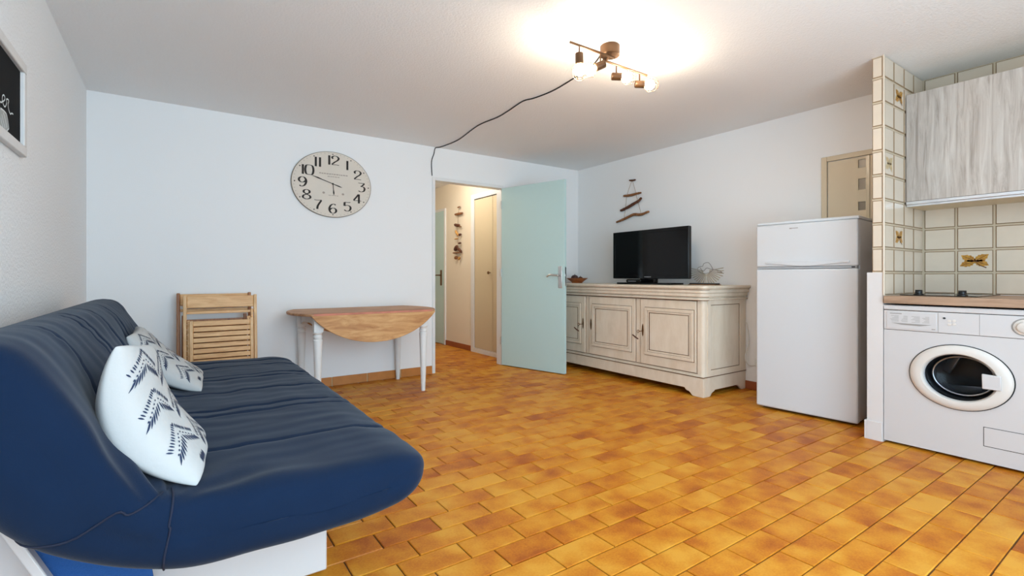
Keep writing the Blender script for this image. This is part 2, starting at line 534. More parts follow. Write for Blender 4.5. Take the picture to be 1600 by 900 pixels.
for i, (a, b, c, d, full) in enumerate(rects):
    cx, cy = (a + b) / 2, (c + d) / 2
    area = 0
    p = proj(cx, cy, 0)
    if p and -20 < p[0] < 1620 and p[1] < 915 and not hidden(cx, cy):
        area = (b - a) * (d - c) / p[2] ** 3
    scored.append((area, i))
scored.sort(reverse=True)
singles = set(i for ar, i in scored[:300] if ar > 0)
GAP = 0.0046
tcache = {}
rest = MB()
for i, (a, b, c, d, full) in enumerate(rects):
    w, h = b - a - GAP, d - c - GAP
    cx, cy = (a + b) / 2, (c + d) / 2
    rz = random.uniform(-0.0005, 0.0005)
    if i in singles:
        key = (round(w, 3), round(h, 3))
        if key not in tcache: tcache[key] = tile_mesh('tile', w, h, 0.008, 0.0018, [m_ftile])
        o = bpy.data.objects.new('tile', tcache[key]); col.objects.link(o)
        o.parent = floor
        o.location = Vector((cx, cy, rz)) - floor.location
    else:
        x0, x1, y0, y1 = cx - w / 2, cx + w / 2, cy - h / 2, cy + h / 2
        bv = 0.0025
        rest.add([(x0, y0, -0.005), (x1, y0, -0.005), (x1, y1, -0.005), (x0, y1, -0.005),
                  (x0 + bv, y0 + bv, rz), (x1 - bv, y0 + bv, rz), (x1 - bv, y1 - bv, rz), (x0 + bv, y1 - bv, rz)],
                 [(4, 5, 6, 7), (0, 1, 5, 4), (1, 2, 6, 5), (2, 3, 7, 6), (3, 0, 4, 7)])
rest.build('far_tiles', m_ftile, floor, kind='stuff')

ceil = MB().box(XA - 0.1, XC + 0.1, YR - 0.1, 7.8, H, H + 0.1).build('ceiling', m_ceil)
tag(ceil, 'white roughcast plaster ceiling', 'ceiling', kind='structure')
wl = MB().box(XA - 0.1, XA, YR - 0.1, YB + 0.1, -0.1, H).build('wall_left', m_rough)
tag(wl, 'white roughcast wall behind the navy sofa', 'wall', kind='structure')
DX0, DX1, DZ = 2.345, 3.207, 2.094
wf = MB().box(XA, DX0 - 0.03, YB, YB + 0.09, -0.1, H).box(DX1 + 0.025, XC, YB, YB + 0.09, -0.1, H).box(DX0 - 0.03, DX1 + 0.025, YB, YB + 0.09, DZ + 0.03, H).build('wall_far', m_wall)
tag(wf, 'white far wall carrying the round clock', 'wall', kind='structure')
wr = MB().box(XC, XC + 0.1, YR - 0.1, YB + 0.1, -0.1, H).build('wall_right', m_wall)
tag(wr, 'white right wall behind the cream sideboard', 'wall', kind='structure')
wb = MB()
wb.box(XA, WIN[0], YR - 0.1, YR, -0.1, H).box(WIN[1], XC, YR - 0.1, YR, -0.1, H).box(WIN[0], WIN[1], YR - 0.1, YR, WIN[3], H).box(WIN[0], WIN[1], YR - 0.1, YR, -0.1, WIN[2])
wb = wb.build('wall_rear', m_wall)
tag(wb, 'white wall with the wide balcony window', 'wall', kind='structure')
win = thing('window_1', 'wide white framed balcony window', 'window', ((WIN[0] + WIN[1]) / 2, YR - 0.05, WIN[2]), kind='structure')
fr = MB()
fr.box(WIN[0], WIN[1], YR - 0.08, YR - 0.03, WIN[2], WIN[2] + 0.05).box(WIN[0], WIN[1], YR - 0.08, YR - 0.03, WIN[3] - 0.05, WIN[3])
nw = 3
for k in range(nw + 1):
    x = WIN[0] + (WIN[1] - WIN[0] - 0.05) * k / nw
    fr.box(x, x + 0.05, YR - 0.08, YR - 0.03, WIN[2] + 0.05, WIN[3] - 0.05)
fr.build('window_frame', m_winframe, win)
for k in range(nw):
    x0 = WIN[0] + (WIN[1] - WIN[0] - 0.05) * k / nw + 0.05
    x1 = WIN[0] + (WIN[1] - WIN[0] - 0.05) * (k + 1) / nw
    MB().add([(x0, YR - 0.055, WIN[2] + 0.05), (x1, YR - 0.055, WIN[2] + 0.05), (x1, YR - 0.055, WIN[3] - 0.05), (x0, YR - 0.055, WIN[3] - 0.05)], [(0, 1, 2, 3)]).build('pane', m_pane, win)

# hall behind the doorway
HX0, HX1, HY1 = 2.25, 3.46, 7.7
whr = MB().box(HX1, HX1 + 0.09, YB + 0.09, HY1, -0.1, H).build('wall_hall_right', m_hallwall)
tag(whr, 'cream hallway wall seen through the doorway', 'wall', kind='structure')
whl = MB().box(HX0 - 0.09, HX0, YB + 0.09, HY1, -0.1, H).build('wall_hall_left', m_hallwall)
tag(whl, 'cream left wall of the hallway', 'wall', kind='structure')
whe = MB().box(HX0 - 0.09, HX1 + 0.09, HY1, HY1 + 0.09, -0.1, H).build('wall_hall_end', m_hallwall)
tag(whe, 'cream end wall of the hallway', 'wall', kind='structure')

# door casing of the doorway
cs = MB()
cs.box(DX0 - 0.035, DX0, YB - 0.012, YB + 0.10, 0, DZ + 0.035)
cs.box(DX1, DX1 + 0.03, YB - 0.006, YB + 0.10, 0, DZ + 0.035)
cs.box(DX0, DX1, YB - 0.012, YB + 0.10, DZ, DZ + 0.035)
cs = cs.build('trim_1', m_trim, bevel=0.003)
tag(cs, 'white painted casing around the hallway doorway', 'door frame', kind='structure')

# open teal door, hinged on the right jamb
hx, hy = 3.197, 4.835
ex, ey = 3.433, 3.976
L = math.hypot(ex - hx, ey - hy)
ux, uy = (ex - hx) / L, (ey - hy) / L
door = thing('door_1', 'open pale teal flat door with steel lever handle', 'door', (hx, hy, 0), math.atan2(uy, ux), kind='structure')
DM = WM[door.name]
b = MB(); b.xf = DM; b.box(0.0, L, 0.0, 0.038, 0.008, 2.09); b.build('door_leaf', m_teal, door, bevel=0.003)
for s in (-1, 1):
    y0 = -0.001 if s < 0 else 0.039
    b = MB(); b.xf = DM; b.box(L - 0.075, L - 0.028, y0, y0 + s * 0.008, 0.925, 1.16)
    pl = b.build('handle_plate', m_chrome, door, bevel=0.003)
    b = MB(); b.xf = DM
    yo = y0 + s * 0.05
    pts = catmull([(L - 0.052, y0, 1.062), (L - 0.052, y0 + s * 0.042, 1.062), (L - 0.075, yo, 1.064), (L - 0.12, yo, 1.068), (L - 0.165, yo - s * 0.004, 1.066), (L - 0.20, yo - s * 0.012, 1.048)], 6)
    b.tube(pts, 0.0095, 10); b.build('lever', m_chrome, pl, smooth=60)
b = MB(); b.xf = DM; b.box(L - 0.001, L + 0.002, 0.009, 0.029, 0.95, 1.15); b.box(L, L + 0.008, 0.013, 0.025, 1.05, 1.075); b.build('latch', m_chrome, door)
b = MB(); b.xf = DM
for z in (0.25, 1.05, 1.85): b.lathe([(0.008, 0), (0.008, 0.09)], (-0.002, -0.006, z), 'z', 10)
b.build('hinge', m_chrome, door)

# hall closet with its frame
clo = thing('door_2', 'beige hallway closet doors in a white frame', 'closet', (HX1, 5.4, 0), kind='structure')
b = MB()
b.box(HX1 - 0.02, HX1, 5.90, 5.985, 0, 2.19).box(HX1 - 0.02, HX1, 5.02, 5.90, 2.12, 2.19).box(HX1 - 0.02, HX1, 5.02, 5.90, 0, 0.06)
b.build('closet_frame', m_trim, clo, bevel=0.003)
for y0, y1 in ((5.425, 5.89), (5.02, 5.415)):
    dl = MB().box(HX1 - 0.014, HX1 - 0.001, y0, y1, 0.07, 2.108).build('closet_door', m_beigepaint, clo, bevel=0.002)
    if y0 > 5.2:
        MB().lathe([(0.006, 0), (0.006, 0.02), (0.020, 0.028), (0.022, 0.036), (0.014, 0.046), (0.0, 0.048)], (HX1 - 0.014, 5.475, 1.10), 'x', 14, sgn=-1).build('knob', m_iron, dl, smooth=50)
MB().box(HX1 - 0.012, HX1 - 0.008, 5.02, 5.895, 2.107, 2.121).build('gap', m_darkline, clo)

td = thing('door_3', 'pale teal door at the end of the hallway', 'door', (HX1, 7.15, 0), kind='structure')
MB().box(HX1 - 0.022, HX1, 6.775, 6.81, 0, 2.10).box(HX1 - 0.022, HX1, 6.81, 7.6, 2.065, 2.10).build('door_casing', m_trim, td)
MB().box(HX1 - 0.016, HX1 - 0.001, 6.81, 7.58, 0.01, 2.065).build('door_leaf', m_teal, td)
pl = MB().box(HX1 - 0.024, HX1 - 0.016, 6.885, 6.935, 0.91, 1.15).build('handle_plate', m_iron, td)
MB().tube([(HX1 - 0.024, 6.91, 1.07), (HX1 - 0.07, 6.91, 1.07), (HX1 - 0.075, 6.98, 1.07), (HX1 - 0.07, 7.04, 1.065)], 0.009, 8).build('lever', m_iron, pl, smooth=60)

# skirting: tiles along the far and right walls
bf = MB().box(XA, DX0 - 0.035, YB - 0.006, YB, 0, 0.083).build('baseboard_far', m_skirt_grout)
tag(bf, 'ochre tile skirting along the far wall', 'baseboard', kind='structure')
sk = None
ys = [XA, -0.30, 0.06, 0.42, 0.78, 1.14, 1.258, 1.60, 1.95, 2.31]
for a, bb in zip(ys[:-1], ys[1:]):
    MB().box(a + 0.006, bb - 0.006, YB - 0.013, YB - 0.003, 0.001, 0.085).build('tile', m_skirt, bf, bevel=0.002, bseg=1)
br = MB().box(XC - 0.006, XC, 2.0, YB, 0, 0.075).build('baseboard_right', m_skirt_grout)
tag(br, 'red brown tile skirting beside the sideboard', 'baseboard', kind='structure')
y = 2.02
while y < 4.8:
    MB().box(XC - 0.013, XC - 0.003, y + 0.004, min(y + 0.36, YB) - 0.004, 0.001, 0.077).build('tile', m_skirtred, br, bevel=0.002, bseg=1)
    y += 0.36
bh = MB().box(HX1 - 0.012, HX1, 5.99, 6.77, 0, 0.075).build('baseboard_hall', m_skirtred)
tag(bh, 'brown skirting below the driftwood garland in the hallway', 'baseboard', kind='structure')
bl = MB().box(XA, XA + 0.012, YR, YB, 0, 0.08).build('baseboard_left', m_skirt)
tag(bl, 'ochre tile skirting behind the sofa', 'baseboard', kind='structure')

# beige door with small panes behind the refrigerator
d4 = thing('door_4', 'beige door with a column of small panes behind the refrigerator', 'door', (XC, 1.6, 0), kind='structure')
MB().box(XC - 0.022, XC, 1.835, 1.877, 0, 2.03).box(XC - 0.022, XC, 1.30, 1.835, 1.99, 2.03).build('door_casing', m_doorbeige, d4, bevel=0.004)
dl = MB()
py0, py1 = 1.565, 1.612
zs = [0.0, 0.60, 0.72, 0.85, 0.97, 1.10, 1.22, 1.355, 1.465, 1.585, 1.675, 1.733, 1.822, 1.867, 1.926, 1.984]
dl.box(XC - 0.014, XC, 1.614, 1.828, 0.01, 1.984).box(XC - 0.014, XC, 1.32, 1.563, 0.01, 1.984)
pz = [(0.60, 0.69), (0.86, 0.95), (1.12, 1.21), (1.35, 1.44), (1.565, 1.632), (1.733, 1.822), (1.872, 1.925)]
pz = [(0.60, 0.67), (0.80, 0.87), (1.0, 1.07), (1.2, 1.27), (1.385, 1.455), (1.567, 1.634), (1.728, 1.815), (1.90, 1.965)]
zc = 0.01
for a, c in pz:
    dl.box(XC - 0.014, XC, 1.563, 1.614, zc, a); zc = c
dl.box(XC - 0.014, XC, 1.563, 1.614, zc, 1.984)
dl.build('door_leaf', m_doorbeige, d4)
for a, c in pz:
    MB().box(XC - 0.006, XC - 0.002, 1.564, 1.613, a, c).build('pane', m_glassgrey, d4)
MB().box(XC - 0.024, XC - 0.014, 1.535, 1.556, 0.01, 1.984).build('edge_strip', m_edgestrip, d4)

# kitchen partition and tiled walls
wp = MB().box(3.708, XC, 1.218, 1.305, 0, 1.076).box(3.712, XC, 1.218, 1.276, 1.076, H).build('wall_partition', [m_kitwhite])
tag(wp, 'narrow partition between refrigerator and washing machine, tiled above, white below', 'partition', kind='structure')
MB().box(3.700, 3.80, 1.3055, 1.318, 0, 0.12).box(3.700, 3.7075, 1.222, 1.3055, 0, 0.12).build('plinth', m_kitwhite, wp, bevel=0.002)
MB().box(3.7115, XC, 1.2165, 1.218, 0.928, H).box(3.7100, 3.712, 1.218, 1.276, 1.076, H).build('grout_bed', m_wgrout, wp)
MB().tube([(3.7075, 1.2135, 0.93), (3.7075, 1.2135, H)], 0.006, 8).build('corner_edge', m_tileface, wp, smooth=60)
gb = MB().box(XC - 0.0015, XC, 0.0, 1.216, 0.93, H).build('grout_bed', m_wgrout, wr)
rowz = [0.928, 1.076, 1.231, 1.386, 1.541, 1.696, 1.851, 2.006, 2.161, 2.316, H]
wcache = {}
TG = 0.011
def wall_tile(parent, face, a, b, z0, z1, at):
    w, h = b - a - TG, z1 - z0 - TG
    key = (round(w, 3), round(h, 3))
    if key not in wcache: wcache[key] = tile_mesh('tile', w, h, 0.007, 0.0035, [m_tileface, m_tilerim], True)
    o = bpy.data.objects.new('tile', wcache[key]); col.objects.link(o)
    o.parent = parent
    c = Vector(((at, (a + b) / 2, (z0 + z1) / 2)) if face == 'x' else ((a + b) / 2, at, (z0 + z1) / 2))
    o.location = c - WM[parent.name].to_translation()
    if face == 'x':   # local x -> world -y, local y -> z, normal -> -x
        R = Matrix(((0, 0, -1), (-1, 0, 0), (0, 1, 0)))
    else:             # normal -> -y
        R = Matrix(((1, 0, 0), (0, 0, -1), (0, 1, 0)))
    o.rotation_euler = R.to_euler()
    return o
def leaf_motif(parent_tile, w, h, mat):
    # four serrated leaves meeting in the middle, printed on the glaze (local tile plane)
    mb = MB()
    for ang, ln in ((38, 0.47), (145, 0.46), (208, 0.47), (-28, 0.42)):
        a = math.radians(ang)
        d = Vector((math.cos(a) * w, math.sin(a) * h, 0)); q = Vector((-math.sin(a) * w, math.cos(a) * h, 0))
        pts = []
        n = 9
        up = []; dn = []
        for i in range(n + 1):
            t = i / n
            wd = 0.15 * math.sin(math.pi * min(1, t * 0.93 + 0.03)) ** 0.7 * (1.15 if i % 2 else 0.85)
            up.append(d * (t * ln) + q * wd); dn.append(d * (t * ln) - q * wd)
        tip = d * (ln + 0.05)
        vs = [Vector((0, 0, 0.0006))] + [u + Vector((0, 0, 0.0006)) for u in up] + [tip + Vector((0, 0, 0.0006))] + [u + Vector((0, 0, 0.0006)) for u in reversed(dn)]
        mb.add(vs, [(0, i, i + 1) for i in range(1, len(vs) - 1)])
        path = [d * (ln * t) for t in (0.05, 0.35, 0.65, 0.95)]
        mb.ribbon(path, lambda i, N, t_: 0.0035 * (1.2 - i / N), (0, 0, 1), 0.0011, 1)
    mb.ribbon([Vector((0.02 * w, -0.03 * h, 0)), Vector((0.16 * w, -0.22 * h, 0)), Vector((0.34 * w, -0.33 * h, 0))], lambda i, N, t_: 0.003 + 0.002 * i, (0, 0, 1), 0.0011, 1)
    me = bpy.data.meshes.new('leaf_print')
    me.from_pydata([tuple(v) for v in mb.v], [], mb.f)
    me.materials.append(mat); me.materials.append(m_leafvein if mat is m_leaf else m_leaffaint)
    for p, i in zip(me.polygons, mb.m): p.material_index = i
    o = bpy.data.objects.new('leaf_print', me); col.objects.link(o); o.parent = parent_tile
    o['label'] = 'ochre crossed leaves printed on the tile'
    return o
cy = [1.209, 1.031, 0.8405, 0.650, 0.4595, 0.269]
for i in range(len(cy) - 1):
    for k in range(len(rowz) - 1):
        o = wall_tile(wr, 'x', cy[i + 1], cy[i], rowz[k], rowz[k + 1], XC - 0.007)
        if i == 1 and k == 1: leaf_motif(o, 0.168, 0.138, m_leaf)
cx_ = [3.712, 3.87, 4.05, 4.23, 4.422]
for i in range(len(cx_) - 1):
    for k in range(len(rowz) - 1):
        o = wall_tile(wp, 'y', cx_[i], cx_[i + 1], rowz[k], rowz[k + 1], 1.211)
        if (i, k) == (1, 2): leaf_motif(o, 0.15, 0.138, m_leaf)
        if (i, k) == (0, 5): leaf_motif(o, 0.135, 0.138, m_leaffaint)
        if (i, k) == (1, 8): leaf_motif(o, 0.15, 0.138, m_leaf)
for k in range(1, len(rowz) - 1):
    wall_tile(wp, 'x', 1.214, 1.281, rowz[k], rowz[k + 1], 3.705)

# ================================================================== SOFA BED
def lerp(a, b, t): return a + (b - a) * t
U = [(.702, .405), (.697, .44), (.670, .466), (.605, .482), (.50, .487), (.35, .487), (.18, .487), (.06, .490), (.0, .503), (-.05, .535), (-.10, .605), (-.15, .70), (-.20, .79), (-.245, .86), (-.285, .90), (-.33, .915), (-.37, .913), (-.40, .905)]
Lw = [(.698, .395), (.682, .365), (.645, .342), (.57, .318), (.47, .300), (.33, .295), (.18, .296), (.04, .303), (-.06, .33), (-.16, .375), (-.26, .44), (-.34, .53), (-.39, .63), (-.425, .73), (-.445, .80), (-.445, .855), (-.425, .89), (-.40, .903)]
PER = 6
Us = catmull([(p[0], 0, p[1]) for p in U], PER)
Ls = catmull([(p[0], 0, p[1]) for p in Lw], PER)
NS = len(Us)
SY0, SY1 = 1.455, 3.90
SEAMS = [1.86, 2.30, 2.40, 2.76, 3.10, 3.20, 3.52, 3.72]
def kprof(y):
    r = 0.10
    e = min(y - SY0, SY1 - y)
    if e >= r: return 1.0
    e = max(e, 0.0)
    return (1 - (1 - e / r) ** 3.0) ** (1 / 3.0)
JN = 8 * PER      # junction between seat and back
def sofa_pt(i, y, side):
    i0 = min(int(i), NS - 2); ft = i - i0
    u, l = Us[i0].lerp(Us[i0 + 1], ft), Ls[i0].lerp(Ls[i0 + 1], ft)
    mid = (u + l) / 2; h = (u - l) / 2
    k = kprof(y)
    p = mid + h * (k * side)
    hn = h.normalized() if h.length > 1e-6 else Vector((0, 0, 1))
    d = 0.0
    if side > 0:
        edge = min(1.0, i / 8.0) * min(1.0, (NS - 1 - i) / 8.0)
        for ysm in SEAMS:
            d -= (0.0075 + 0.002 * noise.noise(Vector((ysm * 9, i * 0.11, 0)))) * math.exp(-((y - ysm - 0.006 * noise.noise(Vector((i * 0.07, ysm * 5, 1)))) / 0.010) ** 2) * edge
        # small puckers that run out of the stitching
        near = min(abs(y - q) for q in SEAMS)
        d += 0.0040 * noise.noise(Vector((i * 0.42, y * 9, 4.0))) * math.exp(-near / 0.09) * edge
        d += 0.0065 * noise.noise(Vector((u.x * 9, y * 2.2, u.z * 9))) * edge
        d += 0.0045 * noise.noise(Vector((u.x * 4 + 7, y * 14, u.z * 4))) * edge
        # hollows pressed in by the cushions
        for yc, ic, amp in ((1.79, 10.0 * PER, 0.048), (3.09, 9.6 * PER, 0.036)):
            d -= amp * math.exp(-((y - yc) / 0.17) ** 2 - ((i - ic) / 9.0) ** 2)
        # gathers fanning out from where seat and back meet at the near end
        ds = (i - JN) * 0.018; dy = y - SY0
        rr = math.hypot(ds, dy)
        if rr > 1e-4:
            ang = math.atan2(dy, ds)
            d += 0.009 * math.sin(ang * 11 + 1.5) * math.exp(-((rr - 0.22) / 0.16) ** 2) * edge * (1 if i > JN else 0.45)
    else:
        d += 0.004 * noise.noise(Vector((u.x * 6, y * 5, 3)))
    w = Vector((0, 0.010 * noise.noise(Vector((u.x * 5, u.z * 5, side * 2))) * (1 - k), 0))
    q = p + hn * d * side + w
    a = min(1.0, max(0.0, (0.702 - u.x) / 0.09))
    cc = 0.09 * (1 - math.sqrt(max(0.0, 1 - (1 - a) ** 2)))
    t = (y - SY0) / (SY1 - SY0)
    return Vector((q.x, SY0 + cc + t * (SY1 - SY0 - 2 * cc) + w.y, q.z))
YS = []
nE = 14
for j in range(nE): YS.append(SY0 + 0.10 * (1 - math.cos(math.pi / 2 * j / nE)))
nM = 230
for j in range(nM + 1): YS.append(lerp(SY0 + 0.10, SY1 - 0.10, j / nM))
for j in range(1, nE + 1): YS.append(SY1 - 0.10 + 0.10 * math.sin(math.pi / 2 * j / nE))
mb = MB()
vs = []; fs = []
NY = len(YS)
for side in (1, -1):
    for y in YS:
        for i in range(NS): vs.append(sofa_pt(i, y, side))
def vid(s, j, i): return (0 if s > 0 else NS * NY) + j * NS + i
for j in range(NY - 1):
    for i in range(NS - 1):
        fs.append((vid(1, j, i), vid(1, j, i + 1), vid(1, j + 1, i + 1), vid(1, j + 1, i)))
        fs.append((vid(-1, j, i), vid(-1, j + 1, i), vid(-1, j + 1, i + 1), vid(-1, j, i + 1)))
for j in range(NY - 1):
    for i in (0, NS - 1):
        fs.append((vid(1, j, i), vid(1, j + 1, i), vid(-1, j + 1, i), vid(-1, j, i)))
for i in range(NS - 1):
    for j in (0, NY - 1):
        fs.append((vid(1, j, i), vid(1, j, i + 1), vid(-1, j, i + 1), vid(-1, j, i)))
sofa = thing('sofa_bed', 'navy blue quilted sofa bed on a white base along the left wall', 'sofa', (0.05, 2.7, 0))
mb.add(vs, fs)
cover = mb.build('quilted_cover', m_navy, sofa, smooth=70)
def end_path(i0, i1, n=24):
    # seam running round the near bullnose, from the top side at index i0 to the lower side at i1
    out = []
    for q in range(n + 1):
        t = q / n
        i = lerp(i0, i1, t)
        a = lerp(0.0, math.pi, t)
        yy = SY0 + 0.095 * (1 - math.sin(a)) ** 1.6
        p = sofa_pt(i, max(yy, SY0 + 0.0008), 1 if t <= 0.5 else -1)
        out.append(p + Vector((0, -0.002, 0.001 if t < 0.5 else -0.001)))
    return out
sm = MB()
sm.tube(catmull(end_path(JN, JN - 3, 8), 4), 0.0024, 6)
sm.tube(catmull(end_path(JN + 1, JN + 15, 8), 4), 0.0024, 6)
sm.build('seam', m_seam, cover, smooth=60)
MB().box(-0.36, 0.45, 1.80, 3.66, 0.012, 0.315).build('base_box', m_white, sofa, bevel=0.006)
ft = MB()
for x in (-0.28, 0.37):
    for yy in (1.88, 3.58):
        MB().lathe([(0.03, 0), (0.03, 0.016)], (x, yy, 0), 'z', 14).build('foot', m_gray, sofa)
MB().box(-0.50, -0.22, 1.775, 1.798, 0.0, 0.42).build('side_panel', m_white, sofa, bevel=0.004)
MB().bar((-0.345, 1.655, 0.49), (-0.15, 1.655, 0.06), 0.022, 0.034, (0, 1, 0)).build('back_support', m_white, sofa, bevel=0.004)
MB().prism([(-0.40, .55), (-0.30, .47), (-0.06, .33), (-0.03, 0.10), (-0.17, 0.10), (-0.36, 0.50)], 'y', 1.70, 1.71).build('mesh_panel', m_mesh, sofa)

# ================================================================== CUSHIONS
def cushion(name, label, Nb, Nt, Ft, Fb, T, Tb, bend, with_tag):
    Nb, Nt, Ft, Fb = (Vector(q) for q in (Nb, Nt, Ft, Fb))
    def flat(u, v):
        u2 = u * (1 - 0.035 * (1 - v * v)); v2 = v * (1 - 0.05 * (1 - u * u))
        a, c = (u2 + 1) / 2, (v2 + 1) / 2
        return Nb * (1 - a) * (1 - c) + Fb * a * (1 - c) + Nt * (1 - a) * c + Ft * a * c
    nrm = (Fb - Nb + Ft - Nt).cross(Nt - Nb + Ft - Fb).normalized()
    if nrm.x < 0: nrm = -nrm
    def surf(u, v, side):
        g = max(0.0, (1 - u * u)) * max(0.0, (1 - v * v))
        t = (T if side > 0 else Tb) * g ** 0.36
        t += 0.004 * noise.noise(Vector((u * 3 + 5, v * 3, side))) * g ** 0.5
        # gathered folds near the seam
        t += 0.003 * math.sin(9 * u + 3 * v) * (1 - abs(u)) * (abs(v) ** 4)
        return flat(u, v) + nrm * (t * side - bend * (1 - v * v))
    root = thing(name, label, 'cushion', ((Nb + Fb) / 2 + Vector((0, 0, 0))))
    n = 40
    mb = MB(); vs = []; fs = []
    def prm(i): return math.sin(math.pi / 2 * (2 * i / n - 1))
    for side in (1, -1):
        for j in range(n + 1):
            for i in range(n + 1): vs.append(surf(prm(i), prm(j), side))
    o = (n + 1) ** 2
    for j in range(n):
        for i in range(n):
            a = j * (n + 1) + i
            fs.append((a, a + 1, a + n + 2, a + n + 1)); fs.append((o + a, o + a + n + 1, o + a + n + 2, o + a + 1))
    mb.add(vs, fs)
    import bmesh as bm_
    body = mb.build('cushion_cover', m_pillow, root, smooth=80)
    bm = bm_.new(); bm.from_mesh(body.data); bm_.ops.remove_doubles(bm, verts=bm.verts, dist=0.0002); bm_.ops.recalc_face_normals(bm, faces=bm.faces); bm.to_mesh(body.data); bm.free()
    pr = MB()
    rng = random.Random(3)
    def stroke(u0, v0, u1, v1, w, lift=0.0013):
        P = [surf(lerp(u0, u1, t), lerp(v0, v1, t), 1) for t in (0, .33, .66, 1)]
        um, vm = (u0 + u1) / 2, (v0 + v1) / 2
        e = 0.02
        nn = (surf(um + e, vm, 1) - surf(um - e, vm, 1)).cross(surf(um, vm + e, 1) - surf(um, vm - e, 1)).normalized()
        if nn.dot(nrm) < 0: nn = -nn
        ww = [0.35, 1.0, 0.9, 0.15]
        pr.ribbon(P, lambda i, N, t_: w * ww[i], nn, lift)
    def chevron(cu, cv, s):
        for sg in (-1, 1):
            au, av = sg * 0.265 * s, -0.25 * s       # arm vector
            for q in range(11):                      # jagged outer band
                t = q / 10 + rng.uniform(-.02, .02)
                bu, bv = cu + au * t, cv + av * t
                stroke(bu + sg * 0.03 * s, bv + 0.040 * s, bu - sg * 0.004 * s, bv - 0.014 * s, 0.0046 * s)
            for q in range(6):                       # dotted row
                t = (q + .6) / 6
                bu, bv = cu + au * t * 0.95, cv - 0.09 * s + av * t * 0.95
                stroke(bu, bv, bu + sg * 0.020 * s, bv - 0.022 * s, 0.0042 * s)
            for q in range(6):                       # leaf strokes fanning out below
                t = (q + .5) / 6
                bu, bv = cu + au * t * 0.92, cv - 0.16 * s + av * t * 0.70
                ln = 0.14 * s * (1 - 0.30 * abs(t - 0.4))
                stroke(bu, bv, bu + sg * ln * (0.15 + 0.55 * t), bv - ln, 0.0052 * s)
    for cu in (-0.66, -0.02, 0.62):
        for k, cv in enumerate((0.86, 0.30, -0.26)):
            chevron(cu, cv - (0.0 if cu < -.3 or cu > .3 else 0.14), 1.0)
        for q in range(6):
            t = q / 6
            stroke(cu - 0.05 + 0.03 * q, -0.80 + 0.02 * (q % 2), cu - 0.06 + 0.035 * q, -0.90, 0.006)
    pr.build('printed_pattern', m_print, body, kind='stuff')
    if with_tag:
        tg = MB()
        P = [surf(0.93, v, 1) for v in (0.62, 0.45, 0.25, 0.05)]
        tg.ribbon(P, lambda i, N, t_: 0.020, nrm, 0.003)
        P2 = [surf(0.90, v, 1) for v in (0.82, 0.75, 0.68, 0.64)]
        tg.ribbon(P2, lambda i, N, t_: 0.026, nrm, 0.004, 1)
        tg.build('sewn_label', [m_tagyellow, m_tagblue], body)
    return root
cushion('cushion', 'larger white cushion with navy palm print at the near end of the sofa',
        (0.052, 1.545, 0.496), (-0.118, 1.59, 0.872), (-0.088, 2.02, 0.82), (0.062, 1.98, 0.51), 0.112, 0.055, 0.085, True)
cushion('cushion', 'white cushion with navy palm print further along the sofa, nearer the folded chairs',
        (0.115, 2.83, 0.490), (-0.178, 2.93, 0.765), (-0.165, 3.36, 0.775), (0.135, 3.26, 0.497), 0.085, 0.045, 0.055, False)

# ================================================================== FOLDED CHAIRS
def folding_chair(label, x0, x1, yb, ztop, lean, dark, slats):
    root = thing('folding_chair', label, 'chair', ((x0 + x1) / 2, yb, 0), group='folded wooden chairs against the far wall')
    T = Matrix.Translation((0, yb, 0)) @ Matrix.Rotation(-lean, 4, 'X')
    def mk():
        m = MB(); m.xf = T; return m
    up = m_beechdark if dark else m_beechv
    for a in (x0, x1 - 0.024):
        mk().box(a, a + 0.024, -0.016, 0.016, 0.0, ztop).build('back_post', up, root, bevel=0.005)
    mk().box(x0 + 0.024, x1 - 0.024, -0.010, 0.010, ztop - 0.102, ztop - 0.008).build('top_rail', m_beech, root, bevel=0.005)
    mk().box(x0 + 0.024, x1 - 0.024, 0.004, 0.016, ztop - 0.150, ztop - 0.128).build('cross_rail', m_beech, root, bevel=0.003)
    if slats:
        sx0, sx1 = x0 + 0.040, x1 - 0.030
        zt = ztop - 0.205
        for a in (sx0, sx1 - 0.026):
            mk().box(a, a + 0.026, -0.046, -0.026, 0.10, zt + (0.012 if a > sx0 else 0.0)).build('seat_rail', m_beechv, root, bevel=0.004)
        z = zt - 0.004
        for k in range(11):
            hgt = 0.040 if k == 0 else 0.0355
            mk().box(sx0 + 0.026, sx1 - 0.026, -0.044, -0.032, z - hgt, z).build('seat_slat', m_beech, root, bevel=0.003)
            z -= hgt + 0.0075
        for a in (x0 + 0.028, x1 - 0.046):
            mk().box(a, a + 0.016, -0.022, 0.012, 0.02, ztop - 0.14 + (0.02 if a > x0 + .1 else -0.06)).build('front_leg', m_beech, root, bevel=0.003)
        mk().box(x1 - 0.075, x1 - 0.050, -0.024, -0.004, zt - 0.05, zt + 0.025).build('hinge_block', m_beech, root, bevel=0.003)
    else:
        for a in (x0 + 0.034, x1 - 0.058):
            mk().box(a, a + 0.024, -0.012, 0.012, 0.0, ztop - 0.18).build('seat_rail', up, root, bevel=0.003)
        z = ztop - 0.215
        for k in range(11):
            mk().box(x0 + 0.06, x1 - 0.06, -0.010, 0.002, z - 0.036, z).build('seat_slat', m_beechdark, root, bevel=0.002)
            z -= 0.0425
    return root
folding_chair('slatted beech folding chair leaning in front of the other folded chair', 0.068, 0.588, 4.585, 0.903, math.radians(5.5), False, True)
folding_chair('darker folded wooden chair mostly hidden behind the slatted one', 0.026, 0.556, 4.665, 0.920, math.radians(6.5), True, False)

